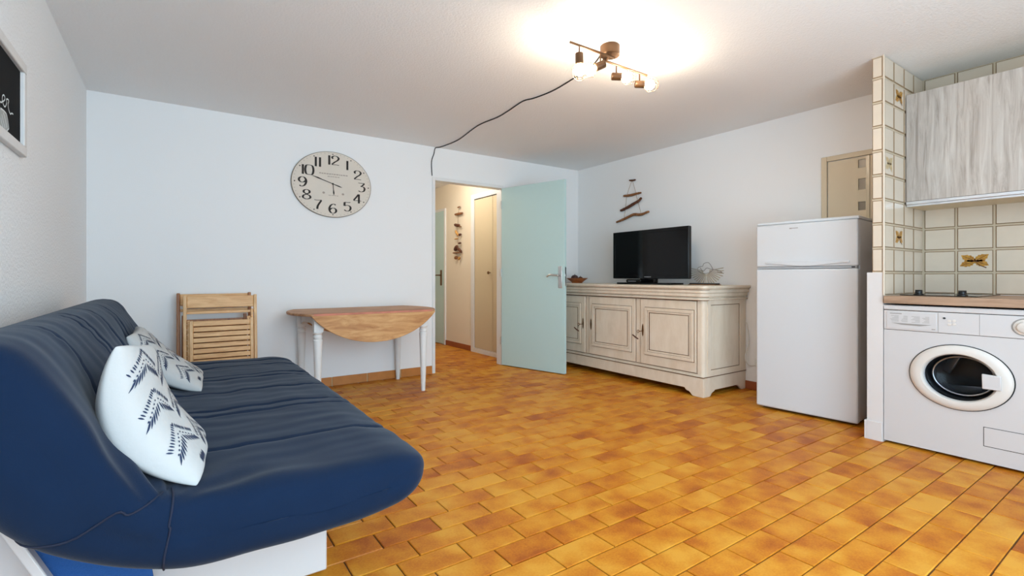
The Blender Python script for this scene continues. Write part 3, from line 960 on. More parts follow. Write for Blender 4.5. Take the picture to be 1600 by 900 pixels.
# ================================================================== DROP-LEAF TABLE
tab = thing('drop_leaf_table', 'white drop leaf table with worn wooden top and turned legs', 'table', (1.44, 4.47, 0))
TCX, TCY, TR = 1.44, 4.465, 0.645
yf, ybk = 4.105, 4.832
def arc(x_sign, n=12):
    out = []
    a0 = math.asin((yf - TCY) / TR); a1 = math.asin((ybk - TCY) / TR)
    for i in range(n + 1):
        a = lerp(a0, a1, i / n)
        out.append((TCX + x_sign * TR * math.cos(a), TCY + TR * math.sin(a)))
    return out
poly = arc(1) + arc(-1)[::-1]
MB().prism(poly, 'z', 0.728, 0.750).build('table_top', m_tabletop, tab, bevel=0.006, bseg=3)
# hanging leaf
hw = math.sqrt(TR ** 2 - (yf - TCY) ** 2)
drop = 0.235
lp = [(TCX - hw, 0.733)]
n = 28
full = TR - (TCY - yf)
for i in range(n + 1):
    x = lerp(-hw, hw, i / n)
    dz = (math.sqrt(max(TR ** 2 - x ** 2, 0)) - (TCY - yf)) / full * drop
    lp.append((TCX + x, 0.728 - dz))
lp.append((TCX + hw, 0.733))
lf = MB().prism(lp, 'y', yf - 0.020, yf - 0.002).build('drop_leaf', m_tableleaf, tab, bevel=0.003)
rr = MB().box(TCX - hw + 0.02, TCX + hw - 0.02, yf - 0.0012, yf + 0.0006, 0.731, 0.748)
rr.ribbon([(TCX - hw + 0.02, yf + 0.02, 0.7505), (TCX + hw * .2, yf + 0.018, 0.7505), (TCX + hw - 0.02, yf + 0.016, 0.7505)], lambda i, N, t: 0.024, (0, 0, 1), 0.0003)
rr.build('red_paint_edge', m_red, tab)
back = [(p[0], p[1]) for p in lp]
MB().prism(lp, 'y', ybk + 0.002, ybk + 0.018).build('drop_leaf', m_tableleaf, tab, bevel=0.003)
LX0, LX1, LY0, LY1 = 0.972, 1.898, 4.178, 4.795
for x in (LX0, LX1):
    for yy in (LY0, LY1):
        m = MB()
        m.box(x - 0.036, x + 0.036, yy - 0.034, yy + 0.034, 0.60, 0.727)
        m.lathe([(0.018, 0.0), (0.021, 0.06), (0.026, 0.20), (0.032, 0.40), (0.036, 0.50), (0.037, 0.532), (0.030, 0.54), (0.034, 0.548), (0.037, 0.558), (0.034, 0.568), (0.028, 0.576), (0.035, 0.584), (0.040, 0.592), (0.036, 0.602)], (x, yy, 0), 'z', 20)
        m.build('leg', m_tablewhite, tab, smooth=40)
def apron_poly(a, b):
    # apron with an arched lower edge
    pts = [(a, 0.726), (a, 0.615)]
    for i in range(11):
        t = i / 10
        pts.append((lerp(a + 0.03, b - 0.03, t), 0.628 + 0.028 * math.sin(math.pi * t) ** 0.5))
    pts += [(b, 0.615), (b, 0.726)]
    return pts
MB().prism(apron_poly(LX0 + 0.036, LX1 - 0.036), 'y', LY0 - 0.012, LY0 + 0.010).build('apron', m_tablewhite, tab)
MB().prism(apron_poly(LX0 + 0.036, LX1 - 0.036), 'y', LY1 - 0.010, LY1 + 0.012).build('apron', m_tablewhite, tab)
for x in (LX0, LX1):
    MB().prism(apron_poly(LY0 + 0.034, LY1 - 0.034), 'x', x - 0.011, x + 0.011).build('apron', m_tablewhite, tab)

# ================================================================== WALL CLOCK
CX, CZ, RX, RZ = 1.262, 1.930, 0.372, 0.314
SYC = RX / RZ
ck = thing('wall_clock', 'large round ivory wall clock with dark numerals above the table', 'clock', (CX, YB, CZ - RZ))
fy = YB - 0.020
MB().lathe([(RZ - 0.004, 0.0), (RZ, 0.004), (RZ, 0.018), (RZ - 0.003, 0.0205), (RZ - 0.006, 0.0205)], (CX, YB - 0.0005, CZ), 'y', 96, sy=SYC, sgn=-1).build('rim', m_clockrim, ck, smooth=40)
MB().lathe([(RZ - 0.005, 0.0), (RZ - 0.005, 0.0225)], (CX, YB - 0.0005, CZ), 'y', 96, sy=SYC, sgn=-1).build('clock_face', m_clockface, ck, smooth=40)
FN = Vector((0, -1, 0)); FYY = YB - 0.0232
DIG = {
 '0': [([(0, .5), (-.27, .42), (-.36, 0), (-.27, -.42), (0, -.5), (.27, -.42), (.36, 0), (.27, .42)], True)],
 '1': [([(0, .5), (0, 0), (0, -.5)], False)],
 '2': [([(-.22, .18), (-.30, .34), (-.12, .49), (.14, .47), (.30, .28), (.20, .06), (-.06, -.16), (-.34, -.44)], False), ([(-.34, -.46), (0, -.44), (.34, -.46)], False)],
 '3': [([(-.30, .47), (0, .46), (.32, .47)], False), ([(.30, .44), (.10, .2), (-.02, .10), (.2, .06), (.32, -.14), (.22, -.40), (-.04, -.5), (-.28, -.40)], False)],
 '4': [([(.12, .5), (.12, 0), (.12, -.5)], False), ([(.08, .48), (-.18, .1), (-.40, -.2)], False), ([(-.40, -.22), (0, -.21), (.36, -.22)], False)],
 '5': [([(-.26, .47), (.05, .45), (.30, .48)], False), ([(-.26, .45), (-.27, .25), (-.28, .06)], False), ([(-.26, .07), (0, .14), (.24, .04), (.31, -.18), (.2, -.42), (-.06, -.5), (-.30, -.38)], False)],
 '6': [([(.26, .40), (.08, .5), (-.16, .38), (-.31, .08), (-.30, -.22), (-.14, -.46), (.1, -.48), (.28, -.32), (.29, -.1), (.12, .06), (-.1, .04), (-.27, -.12)], False)],
 '7': [([(-.32, .46), (0, .43), (.34, .47)], False), ([(.32, .44), (.12, .1), (-.02, -.2), (-.06, -.5)], False)],
 '8': [([(0, .5), (-.22, .40), (-.24, .2), (0, .03), (.28, -.14), (.30, -.36), (0, -.5), (-.30, -.36), (-.28, -.14), (0, .03), (.24, .2), (.22, .40)], True)],
 '9': [([(-.26, -.40), (-.08, -.5), (.16, -.38), (.31, -.08), (.30, .22), (.14, .46), (-.1, .48), (-.28, .32), (-.29, .1), (-.12, -.06), (.1, -.04), (.27, .12)], False)],
}
def digit(ch, cx, cz, size):
    for pts, closed in DIG[ch]:
        P = [(cx + p[0] * size * 0.95 * SYC, FYY, cz + p[1] * size) for p in pts]
        P = catmull(P, 6, closed)
        if closed: P.append(P[0].copy())
        nums.ribbon(P, lambda i, N, t: size * (0.055 + 0.165 * abs(t.z) ** 1.6), FN, 0.0004)
for hnum in range(1, 13):
    a = math.radians(90 - 30 * hnum)
    rr_ = 0.735
    x, z = CX + RX * rr_ * math.cos(a), CZ + RZ * rr_ * math.sin(a)
    s = str(hnum); size = 0.089
    nums = MB()
    if len(s) == 1: digit(s, x, z, size)
    else:
        digit(s[0], x - (0.028 if s != '11' else 0.016) * SYC, z, size); digit(s[1], x + (0.020 if s != '11' else 0.016) * SYC, z, size)
    nums.build('numeral', m_ink, ck)
tk = MB()
for q in range(60):
    a = math.radians(6 * q)
    big = q % 5 == 0
    r0 = 0.925 if not big else 0.905
    x, z = CX + RX * r0 * math.cos(a), CZ + RZ * r0 * math.sin(a)
    dx, dz = RX * math.cos(a), RZ * math.sin(a)
    ln = 0.03 if not big else 0.03
    tk.ribbon([(x, FYY, z), (x + dx * ln * .5, FYY, z + dz * ln * .5), (x + dx * ln, FYY, z + dz * ln)], lambda i, N, t, b=big: 0.010 if b else 0.0035, FN, 0.0004, 0 if big else 1)
tk.build('minute_marks', [m_ink, m_inkfaint], ck, kind='stuff')
tx = MB()
for z, x0, x1, hh in ((0.098, -0.125, 0.13, 0.010), (0.074, -0.05, 0.055, 0.007), (-0.105, -0.04, 0.04, 0.005)):
    x = x0
    rg = random.Random(int(z * 1000))
    while x < x1:
        w = rg.uniform(0.012, 0.024)
        tx.ribbon([(CX + x, FYY, CZ + z), (CX + x + w * .5, FYY, CZ + z + rg.uniform(-.001, .001)), (CX + x + w, FYY, CZ + z)], lambda i, N, t, q=hh: q, FN, 0.0003)
        x += w + 0.005
tx.build('faded_lettering', m_inkfaint, ck, kind='stuff')
hd = MB()
hd.ribbon([(CX + 0.085, FYY, CZ - 0.022), (CX + 0.06, FYY, CZ - 0.014), (CX, FYY, CZ + 0.006), (CX - 0.10, FYY, CZ + 0.038), (CX - 0.135, FYY, CZ + 0.05), (CX - 0.20, FYY, CZ + 0.070)], lambda i, N, t: (0.003, 0.010, 0.006, 0.007, 0.012, 0.001)[i], FN, 0.004)
hd.build('minute_hand', m_ink, ck)
MB().ribbon([(CX, FYY, CZ + 0.006), (CX + 0.005, FYY, CZ - 0.05), (CX + 0.008, FYY, CZ - 0.08), (CX + 0.010, FYY, CZ - 0.105)], lambda i, N, t: (0.007, 0.007, 0.014, 0.001)[i], FN, 0.003).build('hour_hand', m_ink, ck)
MB().lathe([(0.009, 0), (0.008, 0.004), (0.0, 0.0055)], (CX, FYY, CZ + 0.006), 'y', 16, sgn=-1).build('pivot', m_ink, ck)
for dx, dz in ((-0.085, -0.085), (0.095, -0.085)):
    MB().lathe([(0.010, 0), (0.008, 0.001), (0.0, 0.001)], (CX + dx, FYY, CZ + dz), 'y', 16, sy=SYC, sgn=-1).build('winding_hole', m_inkfaint, ck)

# ================================================================== CHALKBOARD PICTURE
pic = thing('chalkboard_picture', 'black chalkboard picture in a white frame on the left wall', 'picture', (XA, 2.55, 1.557))
PY0, PY1, PZ0, PZ1 = 2.22, 2.905, 1.557, 1.950
fm = MB()
fm.frame_x(XA, XA + 0.022, PY0, PY1, PZ0, PZ1, 0.042); fm.build('frame', m_picframe, pic, bevel=0.004)
MB().box(XA, XA + 0.008, PY0 + 0.04, PY1 - 0.04, PZ0 + 0.04, PZ1 - 0.04).build('board', m_board, pic)
xs_ = XA + 0.009
ch = MB()
er = [(2.562, 1.697), (2.576, 1.696), (2.591, 1.704), (2.61, 1.711), (2.627, 1.724), (2.621, 1.734), (2.606, 1.733), (2.593, 1.722), (2.595, 1.705), (2.618, 1.694), (2.636, 1.699), (2.652, 1.717), (2.648, 1.728), (2.662, 1.734), (2.68, 1.733), (2.671, 1.714), (2.682, 1.697), (2.704, 1.688), (2.722, 1.696), (2.745, 1.698)]
ch.ribbon(catmull([(xs_, a, c) for a, c in er], 5), lambda i, N, t: 0.0055, (1, 0, 0))
ch.build('chalk_lettering', m_chalk, pic)
sh = MB()
out = [(2.571, 1.673), (2.627, 1.675), (2.656, 1.667), (2.68, 1.63), (2.674, 1.621), (2.632, 1.599), (2.61, 1.597), (2.571, 1.597), (2.535, 1.605), (2.52, 1.64), (2.54, 1.665)]
sh.add([(xs_ - 0.0004, a, c) for a, c in out], [tuple(range(len(out)))], 1)
sh.ribbon(catmull([(xs_, a, c) for a, c in out], 5, True), lambda i, N, t: 0.006, (1, 0, 0))
for r_ in ([(2.571, 1.638), (2.584, 1.622), (2.604, 1.605)], [(2.584, 1.654), (2.604, 1.634), (2.627, 1.612)], [(2.604, 1.666), (2.629, 1.647), (2.65, 1.621)]):
    sh.ribbon(catmull([(xs_, a, c) for a, c in r_], 4), lambda i, N, t: 0.006, (1, 0, 0), 0.001)
sh.build('chalk_shell', [m_chalk, m_chalkgrey], pic)

# ================================================================== SIDEBOARD
sb = thing('sideboard', 'long cream antique painted sideboard with three panelled doors', 'sideboard', (4.10, 3.6, 0))
SX, SYA, SYB = 3.765, 2.535, 4.66
def rpoly(x0, y0, y1, r, x1=XC - 0.004):
    pts = []
    for i in range(7):
        a = math.pi / 2 * i / 6
        pts.append((x0 + r - r * math.sin(a), y0 + r - r * math.cos(a)))
    for i in range(7):
        a = math.pi / 2 * i / 6
        pts.append((x0 + r - r * math.cos(a), y1 - r + r * math.sin(a)))
    pts += [(x1, y1), (x1, y0)]
    return pts
MB().prism(rpoly(SX + 0.012, SYA + 0.006, SYB - 0.006, 0.035), 'z', 0.165, 0.855).build('carcass', m_cream, sb, smooth=40)
tp = MB()
for (ov, z0, z1) in ((0.050, 0.945, 0.968), (0.040, 0.935, 0.945), (0.030, 0.905, 0.935), (0.020, 0.872, 0.905), (0.006, 0.858, 0.872), (0.016, 0.842, 0.858)):
    tp.prism(rpoly(SX - ov, SYA - ov, SYB + ov, 0.07), 'z', z0, z1)
tp.build('top', m_cream, sb, bevel=0.004, smooth=40)
pt = MB()
for z, ov in ((0.9345, 0.0335), (0.8715, 0.0115), (0.8415, 0.0165)):
    pt.tube([(p[0], p[1], z) for p in rpoly(SX - ov, SYA - ov, SYB + ov, 0.07)], 0.003, 6)
pt.build('patina_line', m_patina, sb)
# plinth with bracket feet
fp = [(SYA, 0.0), (SYA, 0.170), (SYB, 0.170), (SYB, 0.0), (SYB - 0.10, 0.0)]
def foot(yc, sg):
    base = [(0.10, 0.0), (0.115, 0.006), (0.128, 0.022), (0.145, 0.034), (0.168, 0.038), (0.180, 0.046), (0.190, 0.060)]
    return [(yc + sg * a, c) for a, c in base]
fp = [(SYA, 0.170), (SYB, 0.170), (SYB, 0.0)] + foot(SYB, -1) + foot(SYA, 1)[::-1] + [(SYA, 0.0)]
MB().prism(fp, 'x', SX - 0.004, SX + 0.018).build('plinth_front', m_cream, sb, bevel=0.004)
fx = SX + 0.018
def footx(xc, sg, k=1.0):
    base = [(0.07, 0.0), (0.085, 0.006), (0.098, 0.022), (0.115, 0.034), (0.138, 0.040), (0.150, 0.050)]
    return [(xc + sg * a * k, c) for a, c in base]
for yy in (SYA, SYB - 0.022):
    fpx = [(fx, 0.170), (XC - 0.006, 0.170), (XC - 0.006, 0.0)] + footx(XC - 0.006, -1, 0.9) + footx(fx, 1)[::-1] + [(fx, 0.0)]
    MB().prism(fpx, 'y', yy, yy + 0.022).build('plinth_side', m_cream, sb, bevel=0.003)
MB().tube([(SX - 0.006, SYB, 0.172), (SX - 0.006, SYA - 0.002, 0.172), (XC - 0.006, SYA - 0.002, 0.172)], 0.004, 6).build('plinth_bead', m_patina, sb)
def frame_line(x, ya, yb_, za, zb, w=0.003, d=0.0016):
    return MB().frame_x(x - d, x, ya, yb_, za, zb, w)
for (ya, yb_, hinge) in ((2.612, 3.228, 'r'), (3.298, 3.946, 'm'), (4.014, 4.60, 'l')):
    dr = MB().box(SX, SX + 0.012, ya, yb_, 0.205, 0.832).build('door', m_cream, sb, bevel=0.003)
    ya2, yb2 = ya + 0.018, yb_ - 0.058
    if hinge == 'm': ya2, yb2 = ya + 0.044, yb_ - 0.050
    if hinge == 'l': ya2, yb2 = ya + 0.062, yb_ - 0.03
    za, zb = 0.297, 0.752
    mo = MB().frame_x(SX - 0.012, SX, ya2, yb2, za, zb, 0.030).frame_x(SX - 0.007, SX, ya2 + 0.030, yb2 - 0.030, za + 0.030, zb - 0.030, 0.018)
    mo.build('moulding', m_cream, dr, bevel=0.003)
    MB().box(SX - 0.005, SX, ya2 + 0.056, yb2 - 0.056, za + 0.052, zb - 0.052).build('panel', m_cream, dr, bevel=0.002)
    pl_ = MB()
    for e in (0.0, 0.031, 0.052): 
        a_ = frame_line(SX - (0.0004 if e < 0.05 else 0.0056 if False else 0.0004), ya2 + e - 0.004, yb2 - e + 0.004, za + e - 0.004, zb - e + 0.004, 0.0045, 0.0018 if e == 0 else 0.0085 if e < .05 else 0.0062)
        pl_.v += a_.v if False else []
        off_ = len(pl_.v); pl_.v += a_.v; pl_.f += [[q + off_ for q in f_] for f_ in a_.f]; pl_.m += a_.m
    pl_.build('patina_line', m_patina, dr)
    # lock plate with key
    ky = yb_ - 0.028 if hinge != 'l' else ya + 0.03
    esc = [(0.0, 0.062), (0.006, 0.045), (0.008, 0.02), (0.010, 0.0), (0.008, -0.02), (0.006, -0.045), (0.0, -0.062), (-0.006, -0.045), (-0.008, -0.02), (-0.010, 0), (-0.008, 0.02), (-0.006, 0.045)]
    ep = MB().prism([(ky + a * 1.1, 0.528 + c) for a, c in esc], 'x', SX - 0.003, SX + 0.001).build('key_plate', m_iron, dr)
    if hinge != 'm':
        k_ = MB()
        k_.tube([(SX, ky, 0.52), (SX - 0.055, ky, 0.52)], 0.0035, 8)
        cx0 = SX - 0.068
        k_.tube([(cx0 + 0.013 * math.cos(t), ky, 0.52 + 0.013 * math.sin(t)) for t in [2 * math.pi * i / 14 for i in range(14)]], 0.003, 6, closed=True)
        kk = k_.build('key', m_iron, dr, smooth=60)
        t_ = MB().tube([(cx0, ky, 0.508), (cx0 - 0.004, ky + 0.006, 0.485)], 0.0012, 5)
        t_.tube([(cx0 - 0.006, ky - 0.006, 0.448), (cx0 - 0.004, ky + 0.03, 0.462), (cx0 - 0.004, ky + 0.066, 0.482)], [0.006, 0.0075, 0.006], 8)
        t_.build('key_fob', m_driftdark, kk, smooth=60)
pl_ = MB()
for yy in (2.606, 3.234, 3.292, 3.952, 4.008): pl_.box(SX + 0.009, SX + 0.0125, yy - 0.0016, yy + 0.0016, 0.205, 0.832)
pl_.box(SX + 0.009, SX + 0.0125, 2.60, 4.60, 0.198, 0.202).box(SX + 0.009, SX + 0.0125, 2.60, 4.60, 0.834, 0.837)
pl_.build('patina_line', m_patina, sb)
# recessed look of the side panel
sp_ = MB()
def frame_y(y0, y1, xa, xb, za, zb, w, mb=None):
    mb = mb or MB()
    mb.box(xa, xb, y0, y1, za, za + w).box(xa, xb, y0, y1, zb - w, zb).box(xa, xa + w, y0, y1, za + w, zb - w).box(xb - w, xb, y0, y1, za + w, zb - w)
    return mb
sp_.box(SX + 0.06, SX + 0.105, SYA - 0.002, SYA + 0.006, 0.172, 0.842).box(4.325, XC - 0.006, SYA - 0.002, SYA + 0.006, 0.172, 0.842)
sp_.box(SX + 0.105, 4.325, SYA - 0.002, SYA + 0.006, 0.172, 0.228).box(SX + 0.105, 4.325, SYA - 0.002, SYA + 0.006, 0.800, 0.842)
sp_.build('side_frame', m_cream, sb, bevel=0.002)
frame_y(SYA + 0.0035, SYA + 0.0062, SX + 0.105, 4.325, 0.228, 0.800, 0.005).build('patina_line', m_patina, sb)

# ================================================================== TELEVISION
tv = thing('television', 'black flat screen television on the cream sideboard', 'television', (4.12, 3.375, 0.968))
TX0 = 4.05; TYA, TYB, TZA, TZB = 2.888, 3.862, 1.026, 1.538
MB().box(TX0 + 0.002, TX0 + 0.05, TYA, TYB, TZA, TZB).box(TX0 + 0.05, TX0 + 0.095, TYA + 0.10, TYB - 0.10, TZA + 0.06, TZB - 0.07).build('casing', m_black, tv, bevel=0.010, bseg=3)
MB().frame_x(TX0 - 0.003, TX0 + 0.004, TYA + 0.003, TYB - 0.003, TZA + 0.003, TZB - 0.003, 0.034).build('bezel', m_blackgloss, tv, bevel=0.002)
MB().box(TX0 - 0.0005, TX0 + 0.004, TYA + 0.03, TYB - 0.03, TZA + 0.03, TZB - 0.03).build('screen', m_blackgloss, tv)
lg = MB()
for k in range(7): lg.box(TX0 - 0.0038, TX0 - 0.003, 3.375 - 0.040 + k * 0.0125, 3.375 - 0.031 + k * 0.0125, TZA + 0.016, TZA + 0.023)
lg.build('maker_mark', m_gray, tv, kind='stuff')
MB().box(TX0 + 0.02, TX0 + 0.07, 3.30, 3.50, 0.985, 1.04).build('neck', m_blackgloss, tv, bevel=0.006)
bs = [(TX0 - 0.085, 3.03), (TX0 - 0.10, 3.10), (TX0 - 0.105, 3.37), (TX0 - 0.10, 3.66), (TX0 - 0.085, 3.73), (TX0 + 0.12, 3.73), (TX0 + 0.135, 3.66), (TX0 + 0.135, 3.10), (TX0 + 0.12, 3.03)]
MB().prism(bs, 'z', 0.969, 0.986).build('stand_base', m_blackgloss, tv, bevel=0.004)
nc = MB().box(TX0 - 0.085, TX0 + 0.02, 3.40, 3.60, 0.9865, 1.022).build('neck_cover', m_blackgloss, tv, bevel=0.012, bseg=3)
MB().box(TX0 - 0.0858, TX0 - 0.085, 3.46, 3.57, 0.998, 1.002).build('front_strip', m_gray, nc)

# ================================================================== SUNBURST ORNAMENT
sun = thing('sunburst_ornament', 'metal sunburst ornament with fanned rays on a dark stand', 'ornament', (4.2, 2.80, 0.968))
MB().box(4.15, 4.25, 2.675, 2.965, 0.9685, 0.975).build('stand_slab', m_drift, sun, bevel=0.001)
MB().box(4.155, 4.245, 2.685, 2.955, 0.975, 0.986).build('stand_plate', m_black, sun, bevel=0.002)
sy_, sz_ = 2.80, 1.10
for k in range(21):
    a = math.radians(lerp(168, 372, k / 20.0))
    r0, r1 = 0.030, (0.150 if 0.15 < k / 20 < .85 else 0.165)
    p0 = Vector((4.2, sy_ + r0 * math.cos(a) * 1.15, sz_ + r0 * math.sin(a)))
    p1 = Vector((4.2, sy_ + r1 * math.cos(a) * 1.10, max(0.988, sz_ + r1 * math.sin(a) * 0.86)))
    MB().tube([p0, p0.lerp(p1, 0.5), p1], [0.0024, 0.0038, 0.0044], 6).build('ray', m_sunray, sun, smooth=60)
cl = MB()
cl.tube(catmull([(4.196, sy_ + 0.085, sz_ + 0.005), (4.196, sy_ + 0.09, sz_ + 0.03), (4.196, sy_ + 0.06, sz_ + 0.045), (4.196, sy_ + 0.035, sz_ + 0.05), (4.196, sy_ + 0.02, sz_ + 0.075), (4.196, sy_ - 0.025, sz_ + 0.082), (4.196, sy_ - 0.055, sz_ + 0.05), (4.196, sy_ - 0.07, sz_ + 0.01), (4.196, sy_ - 0.03, sz_ - 0.015), (4.196, sy_ + 0.03, sz_ - 0.02)], 5, True), 0.0026, 6, closed=True)
cl.tube(catmull([(4.193, sy_ + 0.06, sz_ + 0.035), (4.193, sy_ + 0.03, sz_ + 0.0), (4.193, sy_ - 0.01, sz_ + 0.03), (4.193, sy_ - 0.05, sz_ + 0.02), (4.193, sy_ - 0.12, sz_ + 0.01), (4.193, sy_ - 0.17, sz_ - 0.012), (4.193, sy_ - 0.12, sz_ - 0.006)], 5), 0.0026, 6)
cl.build('wire_outline', m_wire, sun, smooth=60)

# ================================================================== BOWL WITH FRUIT
bw = thing('wooden_bowl', 'small brown wooden bowl at the door end of the sideboard', 'bowl', (4.18, 4.60, 0.968))
def ell(r, zz): return [(4.18 + r * 0.75 * math.cos(2 * math.pi * k / 28), 4.60 + r * math.sin(2 * math.pi * k / 28), 0.9685 + zz) for k in range(28)]
b = MB(); prof = [(0.075, 0.0), (0.080, 0.012), (0.115, 0.035), (0.155, 0.060), (0.150, 0.062), (0.11, 0.040), (0.07, 0.018)]
for r_, zz in prof: b.v += [Vector(q) for q in ell(r_, zz)]
for i in range(len(prof) - 1):
    for k in range(28):
        b.f.append([i * 28 + k, i * 28 + (k + 1) % 28, (i + 1) * 28 + (k + 1) % 28, (i + 1) * 28 + k]); b.m.append(0)
b.f.append(list(range(27, -1, -1))); b.m.append(0); b.f.append([6 * 28 + k for k in range(28)]); b.m.append(0)
b.build('bowl_body', m_bowl, bw, smooth=50)
for (dy, dx, r_, nm) in ((0.045, 0.0, 0.042, 'larger dark brown rounded ornament at the door side of the wooden bowl'), (-0.05, 0.01, 0.030, 'smaller dark rounded ornament at the television side of the wooden bowl')):
    c = (4.18 + dx, 4.60 + dy, 0.9685 + 0.024 + r_)
    fr_ = MB().sphere(c, r_, 16, 10, (1, 1.15, 0.86)).dirlathe([(0.004, 0), (0.003, 0.012), (0.0, 0.014)], (c[0], c[1], c[2] + r_ * 0.82), (0.2, 0, 1), 6)
    tag(fr_.build('bowl_ornament', m_pine, smooth=60), nm, 'ornament')

# ================================================================== DRIFTWOOD TREE ON THE RIGHT WALL
dt = thing('driftwood_tree', 'three driftwood sticks strung as a little tree above the television', 'wall decoration', (XC, 3.9, 1.70))
def stick(pts, r, mat, name, parent, x, per=4, seed=0):
    P = catmull([(x, a, c) for a, c in pts], per)
    N = len(P)
    R = [r * (0.55 + 0.45 * math.sin(math.pi * (0.12 + 0.8 * i / (N - 1)))) * (1 + 0.25 * noise.noise(Vector((i * 0.9, seed, 0)))) for i in range(N)]
    return MB().tube(P, R, 8).build(name, mat, parent, smooth=60)
stick([(3.952, 2.18), (3.903, 2.171), (3.86, 2.172)], 0.011, m_driftdark, 'stick', dt, 4.415, seed=1)
stick([(4.036, 2.008), (3.981, 2.003), (3.903, 2.002), (3.845, 2.007), (3.775, 2.009)], 0.015, m_drift, 'stick', dt, 4.41, seed=2)
stick([(4.082, 1.839), (4.051, 1.843), (3.961, 1.867), (3.864, 1.901), (3.807, 1.919), (3.768, 1.951)], 0.018, m_driftdark, 'stick', dt, 4.408, seed=3)
s3 = stick([(4.149, 1.706), (4.082, 1.72), (4.021, 1.734), (3.942, 1.756), (3.874, 1.77), (3.798, 1.76), (3.747, 1.762), (3.696, 1.775), (3.662, 1.781)], 0.0165, m_drift, 'stick', dt, 4.41, seed=4)
st = MB()
st.tube([(4.412, a, c) for a, c in [(3.912, 2.169), (3.956, 2.082), (3.981, 2.025), (3.994, 1.974), (4.006, 1.877), (4.031, 1.743)]], 0.0022, 5)
st.tube([(4.412, a, c) for a, c in [(3.902, 2.167), (3.878, 2.1), (3.85, 2.014), (3.84, 1.968), (3.814, 1.898), (3.774, 1.769)]], 0.0022, 5)
st.build('string', m_string, dt)

# hallway garland
ga = thing('driftwood_garland', 'vertical garland of small driftwood pieces on the hallway wall', 'wall decoration', (HX1, 6.35, 1.29))
pcs = [([(6.348, 2.059), (6.273, 2.062)], .011, 0), ([(6.425, 1.964), (6.318, 1.96), (6.207, 1.963)], .019, 0), ([(6.431, 1.814), (6.363, 1.798), (6.303, 1.796)], .024, 1), ([(6.303, 1.776), (6.234, 1.766)], .009, 0),
       ([(6.409, 1.724), (6.379, 1.693), (6.333, 1.65)], .020, 2), ([(6.297, 1.653), (6.249, 1.659)], .020, 1), ([(6.44, 1.604), (6.333, 1.601)], .010, 2), ([(6.318, 1.533), (6.252, 1.535)], .015, 1),
       ([(6.431, 1.439), (6.394, 1.467), (6.357, 1.497)], .030, 1), ([(6.348, 1.465), (6.288, 1.433), (6.237, 1.402)], .022, 1), ([(6.493, 1.40), (6.394, 1.396), (6.285, 1.396)], .011, 0), ([(6.425, 1.321), (6.363, 1.331)], .026, 0), ([(6.318, 1.296), (6.279, 1.331)], .020, 2)]
for q, (pts, r, k) in enumerate(pcs):
    stick(pts, r, (m_drift, m_driftdark, m_driftpale)[k], 'driftwood_piece', ga, HX1 - 0.032, 4, q)
MB().tube([(HX1 - 0.030, a, c) for a, c in [(6.31, 2.08), (6.33, 1.96), (6.35, 1.80), (6.37, 1.69), (6.36, 1.60), (6.34, 1.53), (6.36, 1.46), (6.37, 1.39), (6.37, 1.28)]], 0.003, 5).build('string', m_string, ga)

# ================================================================== REFRIGERATOR
frx, fry = 3.917, 1.431
flx, fly = 3.855, 2.124
FW = math.hypot(flx - frx, fly - fry)
fang = math.atan2(fly - fry, flx - frx) - math.pi / 2
fg = thing('refrigerator', 'white two door refrigerator with freezer on top', 'refrigerator', (frx, fry, 0), fang)
FM = WM[fg.name]        # local: x = depth away from the room, y = width
def fmb():
    m = MB(); m.xf = FM; return m
FH = 1.478; FD = 0.495
fmb().box(0.062, FD, 0.006, FW - 0.006, 0.025, FH - 0.022).build('cabinet', m_fridge, fg, bevel=0.006)
fmb().box(0.02, FD, 0.0, FW, FH - 0.022, FH).build('top_panel', m_fridge, fg, bevel=0.006)
d1 = fmb().box(0.0, 0.056, 0.002, FW - 0.002, 1.125, FH - 0.024).build('freezer_door', m_fridge, fg, bevel=0.012, bseg=4)
d2 = fmb().box(0.0, 0.056, 0.002, FW - 0.002, 0.020, 1.108).build('refrigerator_door', m_fridge, fg, bevel=0.012, bseg=4)
h = fmb()
n = 20
up_ = [(lerp(0.05, FW - 0.08, i / n), 1.148 - 0.020 * (math.sin(math.pi * i / n) ** 2)) for i in range(n + 1)]
h.prism([(a, c) for a, c in up_] + [(FW - 0.08, 1.164), (0.05, 1.164)], 'x', -0.010, 0.004)
h.build('handle_lip', m_fridge, d1, bevel=0.003)
fmb().box(-0.0008, 0.002, 0.04, FW - 0.06, 1.112, 1.121).build('handle_recess', m_gray, d1)
fmb().box(0.006, 0.05, 0.01, FW - 0.01, 1.109, 1.1245).build('door_gap', m_gray, fg)
for yy in (0.02, 0.10, 0.13):
    fmb().box(0.002, 0.008, yy, yy + 0.022, 1.113, 1.121).build('hinge', m_darkline, fg)
fmb().box(-0.0006, 0.001, 0.385, 0.43, 1.415, 1.4205).box(-0.0006, 0.001, 0.43, 0.445, 1.413, 1.4215).build('maker_mark', m_greyprint, d1)
fmb().box(0.07, FD - 0.02, 0.03, FW - 0.03, 0.0, 0.025).build('foot_plinth', m_darkline, fg)

